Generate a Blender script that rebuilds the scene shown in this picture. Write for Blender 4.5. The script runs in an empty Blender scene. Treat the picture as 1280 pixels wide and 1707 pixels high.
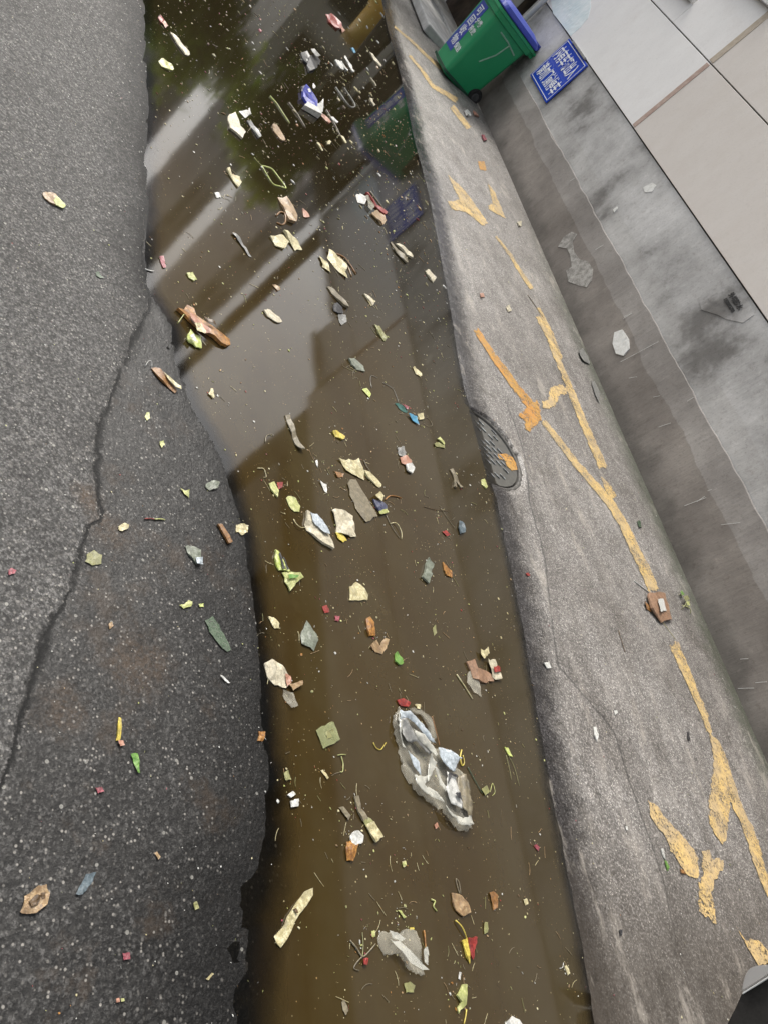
import bpy, bmesh, math, random
import numpy as np
from mathutils import Vector, Matrix, noise
from mathutils.geometry import delaunay_2d_cdt
random.seed(7); rng = np.random.default_rng(7)
SC = bpy.context.scene; COL = SC.collection

# ------------------------------------------------------------------ camera, world, sun, exposure
RW = np.array([[0.67471921, 0.4008395, 0.61974324], [-0.116114, -0.77157264, 0.62545439], [0.72888376, -0.49396696, -0.4740518]])
FPX, CX, CY, H = 1282.0, 640.0, 853.5, 1.5
cam = bpy.data.cameras.new('camera'); cam_o = bpy.data.objects.new('camera', cam); COL.objects.link(cam_o)
cam.sensor_fit = 'HORIZONTAL'; cam.sensor_width = 36.0; cam.lens = FPX / 1280 * 36; cam.clip_start = 0.05; cam.clip_end = 2000
M = Matrix(((RW[0][0], -RW[0][1], -RW[0][2], 0), (RW[1][0], -RW[1][1], -RW[1][2], 0), (RW[2][0], -RW[2][1], -RW[2][2], H), (0, 0, 0, 1)))
cam_o.matrix_world = M; SC.camera = cam_o
SUN_EL, SUN_AZ = math.radians(45), math.radians(-8)      # azimuth from +Y towards +X
w = bpy.data.worlds.new('World'); SC.world = w; w.use_nodes = True
nt = w.node_tree; bg = nt.nodes['Background']
sky = nt.nodes.new('ShaderNodeTexSky'); sky.sky_type = 'NISHITA'; sky.sun_disc = False
sky.sun_elevation = SUN_EL; sky.sun_rotation = SUN_AZ; sky.dust_density = 6; sky.air_density = 1.5
hs = nt.nodes.new('ShaderNodeHueSaturation'); hs.inputs['Saturation'].default_value = 0.3
nt.links.new(sky.outputs[0], hs.inputs['Color']); nt.links.new(hs.outputs[0], bg.inputs[0]); bg.inputs[1].default_value = 0.15
sl = bpy.data.lights.new('sun', 'SUN'); sl.energy = 1.5; sl.angle = math.radians(16); sl.color = (1, .95, .86)
so = bpy.data.objects.new('sun', sl); COL.objects.link(so)
sd = Vector((math.sin(SUN_AZ) * math.cos(SUN_EL), math.cos(SUN_AZ) * math.cos(SUN_EL), math.sin(SUN_EL)))
so.rotation_euler = sd.to_track_quat('Z', 'Y').to_euler()
SC.view_settings.view_transform = 'Standard'; SC.view_settings.look = 'None'; SC.view_settings.exposure = 0.70; SC.view_settings.gamma = 1

# ------------------------------------------------------------------ projection helpers (author-time measuring only)
def ray(px, py): return RW @ np.array([px - CX, py - CY, FPX])
WX = 5.03
def wallp(px, py):
    r = ray(px, py); k = WX / r[0]; return float(r[1] * k), float(H + r[2] * k)
def at0(px, py, z=0.0):
    r = ray(px, py); k = (z - H) / r[2]; return (float(r[0] * k), float(r[1] * k))
CROP = dict(X=(0, 0, 1), A=(200, 0, 540/1280), B=(0, 0, 500/1219), C=(0, 600, 500/1280), D=(380, 560, 500/1280), E=(380, 1000, 520/1280),
            F=(0, 1150, 520/1280), G=(440, 1350, 560/1280), H=(700, 500, 580/1280), I=(800, 1050, 480/1247), J=(480, 760, 200/1280),
            K=(240, 400, 400/1280), L=(450, 80, 200/1280), M=(630, 1140, 180/1138), N=(280, 490, 120/1078), O=(560, 290, 200/1280),
            W=(600, 0, 680/1280), P=(700, 0, 300/1280), S=(860, 50, 140/1280), Q=(620, 0, 200/1280), T=(780, 650, 100/854))
def cp(c, pts):
    ox, oy, s = CROP[c]; return [(ox + x * s, oy + y * s) for x, y in pts]

# ------------------------------------------------------------------ puddle and ground shape
RE = [(630, -40), (638, 10), (650, 60), (672, 140), (690, 230), (712, 310), (728, 390), (745, 480), (760, 570), (772, 640), (792, 710), (806, 770), (828, 832),
      (842, 900), (857, 970), (873, 1050), (886, 1130), (902, 1220), (920, 1320), (937, 1400), (952, 1480), (967, 1560), (980, 1640), (990, 1707)]
LE = [(234, -60), (239, 0), (244, 80), (247, 180), (242, 260), (247, 340), (241, 400), (240, 470), (262, 508), (285, 545), (300, 620), (322, 680), (350, 725), (372, 770),
      (388, 830), (402, 880), (415, 950), (424, 1020), (434, 1100), (440, 1200), (446, 1300), (440, 1380), (420, 1450), (385, 1520), (372, 1600), (378, 1707)]
rw = [at0(*p) for p in RE]; lw = [at0(*p) for p in LE]
WP = [(0.6, 14.5), (1.6, 16.0), (3.4, 16.5), (4.0, 14.0)] + rw + [(2.6, -0.5), (2.2, -0.9), (1.5, -0.8), (1.15, -0.3)] + lw[::-1]
WP = np.array(WP)
CR = [at0(*p) for p in [(250, 505), (228, 560), (205, 610), (190, 650), (165, 705), (158, 790), (166, 865), (140, 895), (125, 945), (108, 1000), (78, 1050), (62, 1110), (45, 1160), (28, 1215), (5, 1300), (-40, 1400), (-120, 1600), (-200, 1900)]]
CR = np.array([(0.76, 2.6)] + CR)
GR = np.array([at0(*p, .1) for p in cp('H', [(330, 360), (375, 480), (400, 560), (425, 720), (470, 870), (490, 960), (520, 1150), (550, 1324)])] +
              [at0(*p, .1) for p in cp('I', [(600, 440), (660, 640), (730, 850), (800, 1050), (860, 1320)])])
G2 = np.array([at0(*p, .1) for p in cp('Q', [(80, 60), (180, 200), (260, 400), (330, 650), (390, 880)])] +
              [at0(*p, .12) for p in cp('W', [(150, 270), (200, 380)])])
def seg_dist(P, A, B):
    d = B - A; t = np.clip(((P - A) @ d) / max(d @ d, 1e-12), 0, 1)[:, None]
    return np.linalg.norm(P - (A + t * d), axis=1)
def poly_dist(P, L, closed=False):
    n = len(L); D = np.full(len(P), 1e9)
    for i in range(n if closed else n - 1): D = np.minimum(D, seg_dist(P, L[i], L[(i + 1) % n]))
    return D
def inside(P, L):
    c = np.zeros(len(P), bool); n = len(L)
    for i in range(n):
        a, b = L[i], L[(i + 1) % n]
        if a[1] == b[1]: continue
        m = ((a[1] > P[:, 1]) != (b[1] > P[:, 1])) & (P[:, 0] < (b[0] - a[0]) * (P[:, 1] - a[1]) / (b[1] - a[1]) + a[0]); c ^= m
    return c
def dW(P):
    D = poly_dist(P, WP, True); return np.where(inside(P, WP), -D, D)
def side_line(P, L):     # signed distance to an open line, positive on its -X side
    D = poly_dist(P, L); o = np.argsort(L[:, 1]); lx = np.interp(P[:, 1], L[o, 1], L[o, 0]); return np.where(P[:, 0] < lx, D, -D)
ys = np.array([p[1] for p in rw]); xs = np.array([p[0] for p in rw]); oo = np.argsort(ys)
def xe(y): return np.interp(y, ys[oo], xs[oo])
def vnoise(P, s, a):
    # cheap smooth value noise from sines
    x, y = P[:, 0] * s, P[:, 1] * s
    return a * (np.sin(x * 1.7 + 2.1 * np.sin(y * .9)) + np.sin(y * 2.3 + 1.7 * np.sin(x * 1.3)) + np.sin((x + y) * 3.1 + np.sin(x * 4.1))) / 3
DRC, DRR = np.array([2.992, 3.0]), .284
def gh_arr(P):
    d = dW(P); x, y = P[:, 0], P[:, 1]; e = xe(y); right = x > (e + .7 * 0) - .6
    t = np.clip((x - e) / (WX - e), 0, 1.0)
    zr = .24 * (t ** .8) * np.where(d > 0, 1, 0) + .002
    dl = np.clip(d, 0, 50); dc = side_line(P, CR)
    st = np.clip(dc / .02, 0, 1); zl = .0015 + .012 * np.clip(dl, 0, 1) + .005 * st * np.clip((4 - y) / 2, 0, 1) + .03 * np.clip(dl - 1, 0, 1)
    z = np.where(x > (e + .75) * 0 + np.where(d > 0, 1, 1) * (e - .45), zr, zl)
    film = np.clip((1.0 - y) / .5, 0, 1) * np.clip((1.5 - x) / .25, 0, 1)
    ins = -np.minimum(.06, (-d) * .22 * (1 - .88 * film))
    z = np.where(d < 0, ins, z)
    n = vnoise(P, 9, .0012) + vnoise(P + 5, 27, .0008) + vnoise(P + 9, 2.2, .0015)
    z = z + n
    # flat seat of the drain cover
    r = np.linalg.norm(P - DRC, axis=1); z = np.where(r < DRR + .012, -.055, z)
    return z
def gh(x, y): return float(gh_arr(np.array([[x, y]]))[0])
def surf(px, py, water=False, it=5):
    if water: return at0(px, py, 0.0) + (0.0,)
    z = .05
    for _ in range(it):
        x, y = at0(px, py, z); z = .5 * z + .5 * max(gh(x, y), 0) if _ < it - 1 else max(gh(x, y), 0)
    x, y = at0(px, py, z); return x, y, z

# ------------------------------------------------------------------ material helpers
def new_mat(name):
    m = bpy.data.materials.new(name); m.use_nodes = True; t = m.node_tree; b = t.nodes['Principled BSDF']; return m, t, b
def N(t, k, **kw):
    n = t.nodes.new(k)
    for a, v in kw.items():
        if a in n.inputs.keys(): n.inputs[a].default_value = v
        else: setattr(n, a, v)
    return n
def lk(t, a, b): t.links.new(a, b)
def tex(t, scale, detail=4, rough=.6, kind='noise', coord=None, vec=None):
    if coord is None:
        g = t.nodes.get('GEO') or N(t, 'ShaderNodeNewGeometry'); g.name = 'GEO'; coord = g.outputs['Position']
    if vec:
        mp = N(t, 'ShaderNodeMapping'); mp.inputs['Scale'].default_value = vec; lk(t, coord, mp.inputs['Vector']); coord = mp.outputs[0]
    if kind == 'noise':
        n = N(t, 'ShaderNodeTexNoise', Scale=scale, Detail=detail, Roughness=rough); lk(t, coord, n.inputs['Vector']); return n.outputs['Fac']
    if kind == 'vor':
        n = N(t, 'ShaderNodeTexVoronoi', Scale=scale); lk(t, coord, n.inputs['Vector']); return n
def ramp(t, src, stops, interp='LINEAR'):
    r = N(t, 'ShaderNodeValToRGB'); r.color_ramp.interpolation = interp; e = r.color_ramp.elements
    while len(e) > 1: e.remove(e[0])
    e[0].position = stops[0][0]; e[0].color = col4(stops[0][1])
    for p, c in stops[1:]: q = e.new(p); q.color = col4(c)
    lk(t, src, r.inputs[0]); return r.outputs[0]
def col4(c): return (c, c, c, 1) if isinstance(c, (int, float)) else (c[0], c[1], c[2], 1)
def mix(t, f, a, b, mode='MIX'):
    m = N(t, 'ShaderNodeMix', data_type='RGBA', blend_type=mode)
    for i, v in ((0, f), (6, a), (7, b)):
        if hasattr(v, 'links') or hasattr(v, 'is_linked'): lk(t, v, m.inputs[i])
        else: m.inputs[i].default_value = v if i == 0 else col4(v)
    return m.outputs[2]
def math_(t, op, a, b=0.0, clamp=False):
    m = N(t, 'ShaderNodeMath', operation=op, use_clamp=clamp)
    for i, v in ((0, a), (1, b)):
        if hasattr(v, 'is_linked'): lk(t, v, m.inputs[i])
        else: m.inputs[i].default_value = v
    return m.outputs[0]
def maprange(t, v, a, b, c=0, d=1, smooth=True):
    m = N(t, 'ShaderNodeMapRange'); m.interpolation_type = 'SMOOTHSTEP' if smooth else 'LINEAR'
    lk(t, v, m.inputs[0]); 
    for i, x in enumerate((a, b, c, d)):
        if hasattr(x, 'is_linked'): lk(t, x, m.inputs[i + 1])
        else: m.inputs[i + 1].default_value = x
    return m.outputs[0]
def bump(t, b, h, strength, dist, prev=None):
    n = N(t, 'ShaderNodeBump', Strength=strength, Distance=dist); lk(t, h, n.inputs['Height'])
    if prev is not None: lk(t, prev, n.inputs['Normal'])
    if b is not None: lk(t, n.outputs[0], b.inputs['Normal'])
    return n.outputs[0]
def attr(t, name):
    a = N(t, 'ShaderNodeAttribute', attribute_name=name); return a.outputs['Fac']
def simple(name, c1, c2, scale=12, rough=.6, bmp=.2, bdist=.004, spec=.4, metal=0, detail=5):
    m, t, b = new_mat(name); n = tex(t, scale, detail)
    lk(t, mix(t, maprange(t, n, .32, .68), c1, c2), b.inputs['Base Color']); b.inputs['Roughness'].default_value = rough
    b.inputs['Specular IOR Level'].default_value = spec; b.inputs['Metallic'].default_value = metal
    if bmp: bump(t, b, tex(t, scale * 4, 4), bmp, bdist)
    return m

# --- ground material: asphalt (left) / concrete apron (right), wet margin, crack, grooves
def ground_mat():
    m, t, b = new_mat('ground')
    dw, dc, dg, ap, fp = attr(t, 'dw'), attr(t, 'dc'), attr(t, 'dg'), attr(t, 'apron'), attr(t, 'dg2')
    n1, n2, n3 = tex(t, 1.3, 6, .65), tex(t, 9, 6, .7), tex(t, 60, 5, .75)
    nf = tex(t, 230, 3, .8)
    # asphalt
    agg = tex(t, 120, kind='vor'); agg2 = tex(t, 60, kind='vor'); ng = tex(t, 105, 4, .72)
    ag3 = tex(t, 210, kind='vor'); c3 = N(t, 'ShaderNodeSeparateColor'); lk(t, ag3.outputs['Color'], c3.inputs[0])
    ag4 = tex(t, 115, kind='vor', vec=(1, 1, 1)); c4 = N(t, 'ShaderNodeSeparateColor'); lk(t, ag4.outputs['Color'], c4.inputs[0])
    cellb = N(t, 'ShaderNodeSeparateColor'); lk(t, agg.outputs['Color'], cellb.inputs[0])
    cell2 = N(t, 'ShaderNodeSeparateColor'); lk(t, agg2.outputs['Color'], cell2.inputs[0])
    dry = ramp(t, cellb.outputs[0], [(0, .065), (.45, .1), (.8, .15), (.95, (.3, .29, .27)), (1, .5)])
    dry = mix(t, .38, mix(t, .5, dry, ramp(t, c3.outputs[1], [(0, .012), (.4, .05), (.8, .17), (1, .6)])), ramp(t, ng, [(.38, .012), (.47, .06), (.54, .14), (.63, .42)]))
    dry = mix(t, maprange(t, n1, .35, .65), dry, mix(t, 1, dry, (.78, .77, .76), 'MULTIPLY'))
    wetc = ramp(t, cellb.outputs[0], [(0, .008), (.6, .016), (.9, .03), (.97, .09), (1, .22)])
    wetc = mix(t, .35, mix(t, .5, wetc, ramp(t, c3.outputs[1], [(0, .002), (.6, .009), (.85, .05), (1, .34)])), ramp(t, ng, [(.36, (.004, .004, .005)), (.49, (.010, .0095, .0095)), (.56, (.05, .048, .046)), (.64, .24)]))
    wetc = mix(t, maprange(t, math_(t, 'ADD', tex(t, 4.2, 6, .7), math_(t, 'MULTIPLY', n3, .15)), .60, .74, 0, .7), wetc, (.085, .052, .026))
    salt = math_(t, 'MULTIPLY', maprange(t, c4.outputs[0], .80, .98), maprange(t, ag4.outputs['Distance'], .45, .2)); salt2 = math_(t, 'MULTIPLY', maprange(t, cell2.outputs[0], .88, .9), maprange(t, agg2.outputs['Distance'], .3, .1))
    wetc = mix(t, math_(t, 'MULTIPLY', salt, .95), wetc, (.62, .6, .56)); dry = mix(t, math_(t, 'MULTIPLY', salt, .7), dry, (.62, .6, .56)); dry = mix(t, math_(t, 'MULTIPLY', maprange(t, n3, .5, .36), .7), dry, .025)
    # big white chips
    chip = math_(t, 'MULTIPLY', maprange(t, cell2.outputs[1], .955, .97), maprange(t, agg2.outputs['Distance'], .3, .22))
    stn = None; nv = math_(t, 'MULTIPLY', math_(t, 'SUBTRACT', tex(t, 14, 8, .85), .5), 2.6)
    for (px_, py_), rad in ((( 190, 890), .07), ((240, 1105), .10), ((105, 1180), .07), ((150, 830), .05), ((410, 700), .05)):
        q_ = at0(px_, py_, .01); vd = N(t, 'ShaderNodeVectorMath', operation='DISTANCE'); lk(t, t.nodes['GEO'].outputs['Position'], vd.inputs[0]); vd.inputs[1].default_value = (q_[0], q_[1], .01)
        m_ = maprange(t, math_(t, 'ADD', math_(t, 'DIVIDE', vd.outputs['Value'], rad), nv), 1.3, .2, 0, .55); stn = m_ if stn is None else math_(t, 'MAXIMUM', stn, m_)
    wetness = maprange(t, math_(t, 'ADD', dc, math_(t, 'MULTIPLY', math_(t, 'SUBTRACT', n2, .5), .05)), .008, -.03)
    # dark patches on the dry side as well
    blot = maprange(t, tex(t, 2.6, 7, .7), .56, .72, 0, .55)
    near = maprange(t, dw, .5, .02)
    wf = math_(t, 'MULTIPLY', wetness, math_(t, 'ADD', math_(t, 'MULTIPLY', near, .3), .7), True)
    asp = mix(t, wf, mix(t, blot, dry, mix(t, 1, dry, .45, 'MULTIPLY')), wetc)
    asp = mix(t, math_(t, 'MULTIPLY', stn, maprange(t, n3, .42, .56, .35, 1)), asp, (.13, .08, .042))
    # far asphalt margin next to water
    asp = mix(t, maprange(t, math_(t, 'ADD', dw, math_(t, 'MULTIPLY', n2, -.05)), .03, -.01, 0, .8), asp, wetc)
    asp = mix(t, maprange(t, math_(t, 'ADD', dw, math_(t, 'MULTIPLY', math_(t, 'SUBTRACT', n2, .5), .3)), .26, -.02, 0, .92), asp, mix(t, 1, asp, .22, 'MULTIPLY')); asp = mix(t, chip, asp, (.45, .45, .42)); asp = mix(t, math_(t, 'MULTIPLY', salt2, .6), asp, (.4, .39, .37))
    crack = maprange(t, math_(t, 'ABSOLUTE', math_(t, 'ADD', dc, math_(t, 'MULTIPLY', math_(t, 'SUBTRACT', tex(t, 16, 7, .75), .5), .07))), maprange(t, tex(t, 5, 4), .42, .66, .006, .02), .002)
    crack = math_(t, 'MULTIPLY', crack, maprange(t, tex(t, 6, 4), .25, .42))
    asp = mix(t, crack, asp, .006)
    # concrete apron
    con = ramp(t, n2, [(.3, (.09, .084, .078)), (.5, (.16, .15, .142)), (.7, (.26, .25, .24))])
    con = mix(t, .6, con, ramp(t, ng, [(.36, .03), (.46, .11), (.54, .20), (.63, .58)])); con = mix(t, maprange(t, tex(t, 7, 7, .75, vec=(1, .35, 1)), .52, .7, 0, .5), con, (.34, .33, .315)); con = mix(t, maprange(t, tex(t, 26, 6, .8), .56, .66, 0, .6), con, (.07, .064, .058)); con = mix(t, math_(t, 'MULTIPLY', salt, .75), con, (.75, .73, .69)); con = mix(t, math_(t, 'MULTIPLY', salt2, maprange(t, n2, .48, .6)), con, (.6, .585, .56))
    con = mix(t, maprange(t, n1, .38, .62, 0, .6), con, mix(t, 1, con, (.62, .6, .58), 'MULTIPLY'))
    speck = maprange(t, cellb.outputs[1], .93, .97)
    con = mix(t, math_(t, 'MULTIPLY', speck, maprange(t, agg.outputs['Distance'], .35, .2)), con, (.62, .6, .57))
    dspk = math_(t, 'MULTIPLY', maprange(t, cell2.outputs[2], .93, .96), maprange(t, agg2.outputs['Distance'], .26, .14))
    con = mix(t, dspk, con, .025)
    wet2 = maprange(t, math_(t, 'ADD', dw, math_(t, 'MULTIPLY', math_(t, 'SUBTRACT', n2, .5), .16)), .22, .02)
    con = mix(t, wet2, con, mix(t, 1, con, (.2, .2, .215), 'MULTIPLY'))
    gl = math_(t, 'ADD', dg, math_(t, 'MULTIPLY', math_(t, 'SUBTRACT', n2, .5), .05))
    con = mix(t, math_(t, 'MULTIPLY', maprange(t, math_(t, 'ABSOLUTE', gl), .012, .002), .65), con, .03)
    con = mix(t, math_(t, 'MULTIPLY', maprange(t, gl, -.01, .03), maprange(t, gl, .16, .02, 0, .55)), con, mix(t, 1, con, (.62, .61, .6), 'MULTIPLY'))
    con = mix(t, maprange(t, math_(t, 'ABSOLUTE', fp), .012, .004, 0, .7), con, .035)
    # damp mossy strip along the wall
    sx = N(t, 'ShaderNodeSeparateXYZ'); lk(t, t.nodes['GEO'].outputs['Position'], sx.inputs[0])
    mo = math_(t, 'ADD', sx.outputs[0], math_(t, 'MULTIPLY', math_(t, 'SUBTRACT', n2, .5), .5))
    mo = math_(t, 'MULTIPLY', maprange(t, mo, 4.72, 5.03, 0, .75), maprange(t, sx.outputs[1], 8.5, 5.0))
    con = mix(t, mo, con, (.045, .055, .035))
    van_shade = math_(t, 'MULTIPLY', maprange(t, math_(t, 'ADD', sx.outputs[1], math_(t, 'MULTIPLY', math_(t, 'SUBTRACT', n1, .5), .6)), 1.0, .2, 0, .75), ap); con = mix(t, van_shade, con, (.05, .043, .035))  # contact shade around the van, painted brown into the near concrete
    asp = mix(t, 1, asp, (.67, .655, .64), 'MULTIPLY'); asp = mix(t, maprange(t, tex(t, 4.5, 7, .75, vec=(1, .5, 1)), .54, .68, 0, .5), asp, mix(t, 1, asp, .42, 'MULTIPLY')); asp = mix(t, wf, asp, mix(t, 1, asp, .55, 'MULTIPLY')); band = tex(t, 2.6, 6, .7, vec=(2.6, .8, 1)); con = mix(t, maprange(t, band, .5, .66, 0, .55), con, mix(t, 1, con, (.55, .53, .5), 'MULTIPLY')); con = mix(t, maprange(t, band, .44, .32, 0, .45), con, (.36, .34, .31)); mf = tex(t, 34, 5, .8); con = mix(t, maprange(t, mf, .48, .34, 0, .55), con, mix(t, 1, con, .45, 'MULTIPLY')); con = mix(t, maprange(t, mf, .54, .68, 0, .5), con, mix(t, 1, con, 1.6, 'MULTIPLY')); con = mix(t, maprange(t, tex(t, 4, 7, .8), .55, .66, 0, .5), con, mix(t, 1, con, (.5, .48, .44), 'MULTIPLY')); con = mix(t, 1, con, (1.08, 1.04, 1.0), 'MULTIPLY'); asp = mix(t, maprange(t, mf, .47, .34, 0, .45), asp, mix(t, 1, asp, .35, 'MULTIPLY'))
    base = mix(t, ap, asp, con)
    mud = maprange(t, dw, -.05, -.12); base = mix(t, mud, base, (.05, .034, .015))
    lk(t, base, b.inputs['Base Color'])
    r1 = math_(t, 'MULTIPLY', math_(t, 'MAXIMUM', wf, 0), -.38); rr = math_(t, 'ADD', math_(t, 'ADD', r1, .8), math_(t, 'MULTIPLY', math_(t, 'MULTIPLY', wet2, ap), -.35))
    lk(t, rr, b.inputs['Roughness']); b.inputs['Specular IOR Level'].default_value = .45
    hA = math_(t, 'ADD', math_(t, 'MULTIPLY', c3.outputs[1], .35), ng)
    k = math_(t, 'SUBTRACT', 1.0, math_(t, 'MULTIPLY', ap, .72))
    nb = N(t, 'ShaderNodeBump', Distance=.0018); lk(t, hA, nb.inputs['Height']); lk(t, k, nb.inputs['Strength'])
    nb2 = N(t, 'ShaderNodeBump', Distance=.01, Strength=.5); lk(t, math_(t, 'SUBTRACT', n2, crack), nb2.inputs['Height']); lk(t, nb.outputs[0], nb2.inputs['Normal'])
    lk(t, nb2.outputs[0], b.inputs['Normal'])
    return m

def water_mat():
    m, t, b = new_mat('murky_water'); t.nodes.remove(b)
    dep = attr(t, 'depth'); n = tex(t, 2.2, 5, .6); n2 = tex(t, 11, 5)
    sw = tex(t, 1.6, 7, .62, vec=(1.6, .7, 1)); sx = N(t, 'ShaderNodeSeparateXYZ'); lk(t, t.nodes['GEO'].outputs['Position'], sx.inputs[0])
    c = mix(t, maprange(t, n, .35, .65), (.040, .0255, .0065), (.047, .034, .0135)); c = mix(t, maprange(t, sw, .42, .66, 0, .6), c, (.030, .018, .0055))
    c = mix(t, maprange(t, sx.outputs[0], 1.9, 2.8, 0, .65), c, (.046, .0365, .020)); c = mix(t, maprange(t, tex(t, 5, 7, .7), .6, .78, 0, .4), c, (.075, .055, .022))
    v1 = tex(t, 75, kind='vor'); v2 = tex(t, 150, kind='vor'); k1 = N(t, 'ShaderNodeSeparateColor'); lk(t, v1.outputs['Color'], k1.inputs[0]); k2 = N(t, 'ShaderNodeSeparateColor'); lk(t, v2.outputs['Color'], k2.inputs[0])
    cl = maprange(t, tex(t, 3.2, 5, .7), .46, .62)
    d1 = math_(t, 'MULTIPLY', maprange(t, k1.outputs[0], .965, .975), maprange(t, v1.outputs['Distance'], .22, .12)); d2 = math_(t, 'MULTIPLY', math_(t, 'MULTIPLY', maprange(t, k2.outputs[1], .93, .94), maprange(t, v2.outputs['Distance'], .3, .15)), cl)
    dots = math_(t, 'MAXIMUM', d1, d2); c = mix(t, math_(t, 'MULTIPLY', dots, .8), c, mix(t, k1.outputs[2], (.42, .36, .2), (.3, .19, .08)))
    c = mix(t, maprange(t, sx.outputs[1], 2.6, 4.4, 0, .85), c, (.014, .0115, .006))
    dif = N(t, 'ShaderNodeBsdfDiffuse'); lk(t, c, dif.inputs[0])
    tr = N(t, 'ShaderNodeBsdfTransparent'); tr.inputs[0].default_value = (.85, .8, .7, 1)
    mx = N(t, 'ShaderNodeMixShader'); lk(t, maprange(t, math_(t, 'ADD', dep, math_(t, 'MULTIPLY', math_(t, 'SUBTRACT', n2, .5), .010)), .0002, .02, 0, 1), mx.inputs[0]); lk(t, tr.outputs[0], mx.inputs[1]); lk(t, dif.outputs[0], mx.inputs[2])
    gl = N(t, 'ShaderNodeBsdfGlossy'); gl.inputs['Roughness'].default_value = .06
    fr = N(t, 'ShaderNodeFresnel', IOR=1.6)
    bn = N(t, 'ShaderNodeBump', Strength=.035, Distance=.01); lk(t, tex(t, 4, 2, .4), bn.inputs['Height'])
    lk(t, bn.outputs[0], gl.inputs['Normal'])
    m2 = N(t, 'ShaderNodeMixShader'); lk(t, fr.outputs[0], m2.inputs[0]); lk(t, mx.outputs[0], m2.inputs[1]); lk(t, gl.outputs[0], m2.inputs[2])
    lk(t, m2.outputs[0], t.nodes['Material Output'].inputs[0]); return m

# ------------------------------------------------------------------ object helpers
def tag(o, label=None, cat=None, group=None, kind=None):
    if label: o['label'] = label
    if cat: o['category'] = cat
    if group: o['group'] = group
    if kind: o['kind'] = kind
    return o
def link(name, me, mat=None, parent=None, smooth=False):
    o = bpy.data.objects.new(name, me); COL.objects.link(o)
    if mat is not None:
        for x in (mat if isinstance(mat, (list, tuple)) else [mat]): me.materials.append(x)
    if parent: o.parent = parent
    if smooth:
        for p in me.polygons: p.use_smooth = True
    return o
def mesh_from(name, v, f, mat=None, parent=None, smooth=False):
    me = bpy.data.meshes.new(name); me.from_pydata([tuple(map(float, q)) for q in v], [], [tuple(map(int, q)) for q in f]); me.update()
    return link(name, me, mat, parent, smooth)
def bm_obj(name, bm, mat=None, parent=None, smooth=False):
    me = bpy.data.meshes.new(name); bm.to_mesh(me); bm.free(); return link(name, me, mat, parent, smooth)
def empty(name, loc=(0, 0, 0), rz=0):
    o = bpy.data.objects.new(name, None); o.empty_display_size = .1; COL.objects.link(o); o.location = loc; o.rotation_euler = (0, 0, rz); return o
def box(bm, x0, x1, y0, y1, z0, z1, bev=0, mi=0):
    r = bmesh.ops.create_cube(bm, size=1); vs = r['verts']
    for v in vs: v.co = Vector(((x0 + x1) / 2 + v.co.x * (x1 - x0), (y0 + y1) / 2 + v.co.y * (y1 - y0), (z0 + z1) / 2 + v.co.z * (z1 - z0)))
    if bev:
        es = list({e for v in vs for e in v.link_edges}); bmesh.ops.bevel(bm, geom=es, offset=bev, segments=2, profile=.5, affect='EDGES')
def tube(bm, pts, r, seg=8, r2=None):
    pts = [Vector(p) for p in pts]; rings = []
    for i, p in enumerate(pts):
        d = (pts[min(i + 1, len(pts) - 1)] - pts[max(i - 1, 0)]).normalized(); a = d.orthogonal().normalized(); c = d.cross(a)
        if rings:
            a = (pa - d * pa.dot(d)).normalized(); c = d.cross(a)
        pa = a; rr = r if r2 is None else r + (r2 - r) * i / (len(pts) - 1)
        rings.append([bm.verts.new(p + (a * math.cos(2 * math.pi * k / seg) + c * math.sin(2 * math.pi * k / seg)) * rr) for k in range(seg)])
    for i in range(len(rings) - 1):
        for k in range(seg): bm.faces.new((rings[i][k], rings[i][(k + 1) % seg], rings[i + 1][(k + 1) % seg], rings[i + 1][k]))
    bm.faces.new(rings[0][::-1]); bm.faces.new(rings[-1])

# ------------------------------------------------------------------ ground sheet and puddle water
def axis(dense0, dense1, step, far):
    a = list(np.arange(dense0, dense1 + 1e-6, step)); s = step; v = dense1
    while v < far: s *= 1.35; v += s; a.append(v)
    s = step; v = dense0
    while v > -far: s *= 1.35; v -= s; a.insert(0, v)
    return np.array(a)
gx, gy = axis(-.4, 5.1, .025, 900), axis(-.3, 7.0, .025, 900)
gx[gx > 5.1]  # beyond the wall the ground stays level
XX, YY = np.meshgrid(gx, gy); P = np.column_stack([XX.ravel(), YY.ravel()])
Z = gh_arr(P); nx, ny = len(gx), len(gy)
idx = np.arange(nx * ny).reshape(ny, nx)
F = np.column_stack([idx[:-1, :-1].ravel(), idx[:-1, 1:].ravel(), idx[1:, 1:].ravel(), idx[1:, :-1].ravel()])
# punch the drain seat out a little below so that the cover sits in it
me = bpy.data.meshes.new('ground'); me.vertices.add(len(P)); me.vertices.foreach_set('co', np.column_stack([P, Z]).ravel())
me.loops.add(F.size); me.loops.foreach_set('vertex_index', F.ravel()); me.polygons.add(len(F)); me.polygons.foreach_set('loop_start', np.arange(0, F.size, 4)); me.polygons.foreach_set('loop_total', np.full(len(F), 4)); me.update(); me.validate()
def addattr(me, name, arr):
    a = me.attributes.new(name, 'FLOAT', 'POINT'); a.data.foreach_set('value', np.asarray(arr, dtype=np.float32))
dw = dW(P); addattr(me, 'dw', dw); addattr(me, 'dc', side_line(P, CR)); 
addattr(me, 'dg', np.where(P[:, 1] < 4.2, -side_line(P, GR), -9)); addattr(me, 'dg2', np.where(P[:, 1] > 5, side_line(P, G2), 9))
addattr(me, 'apron', np.clip((P[:, 0] - (xe(P[:, 1]) - .6)) / .05, 0, 1))
GM = ground_mat()
ground = link('ground', me, GM, smooth=True); tag(ground, kind='structure')
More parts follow.
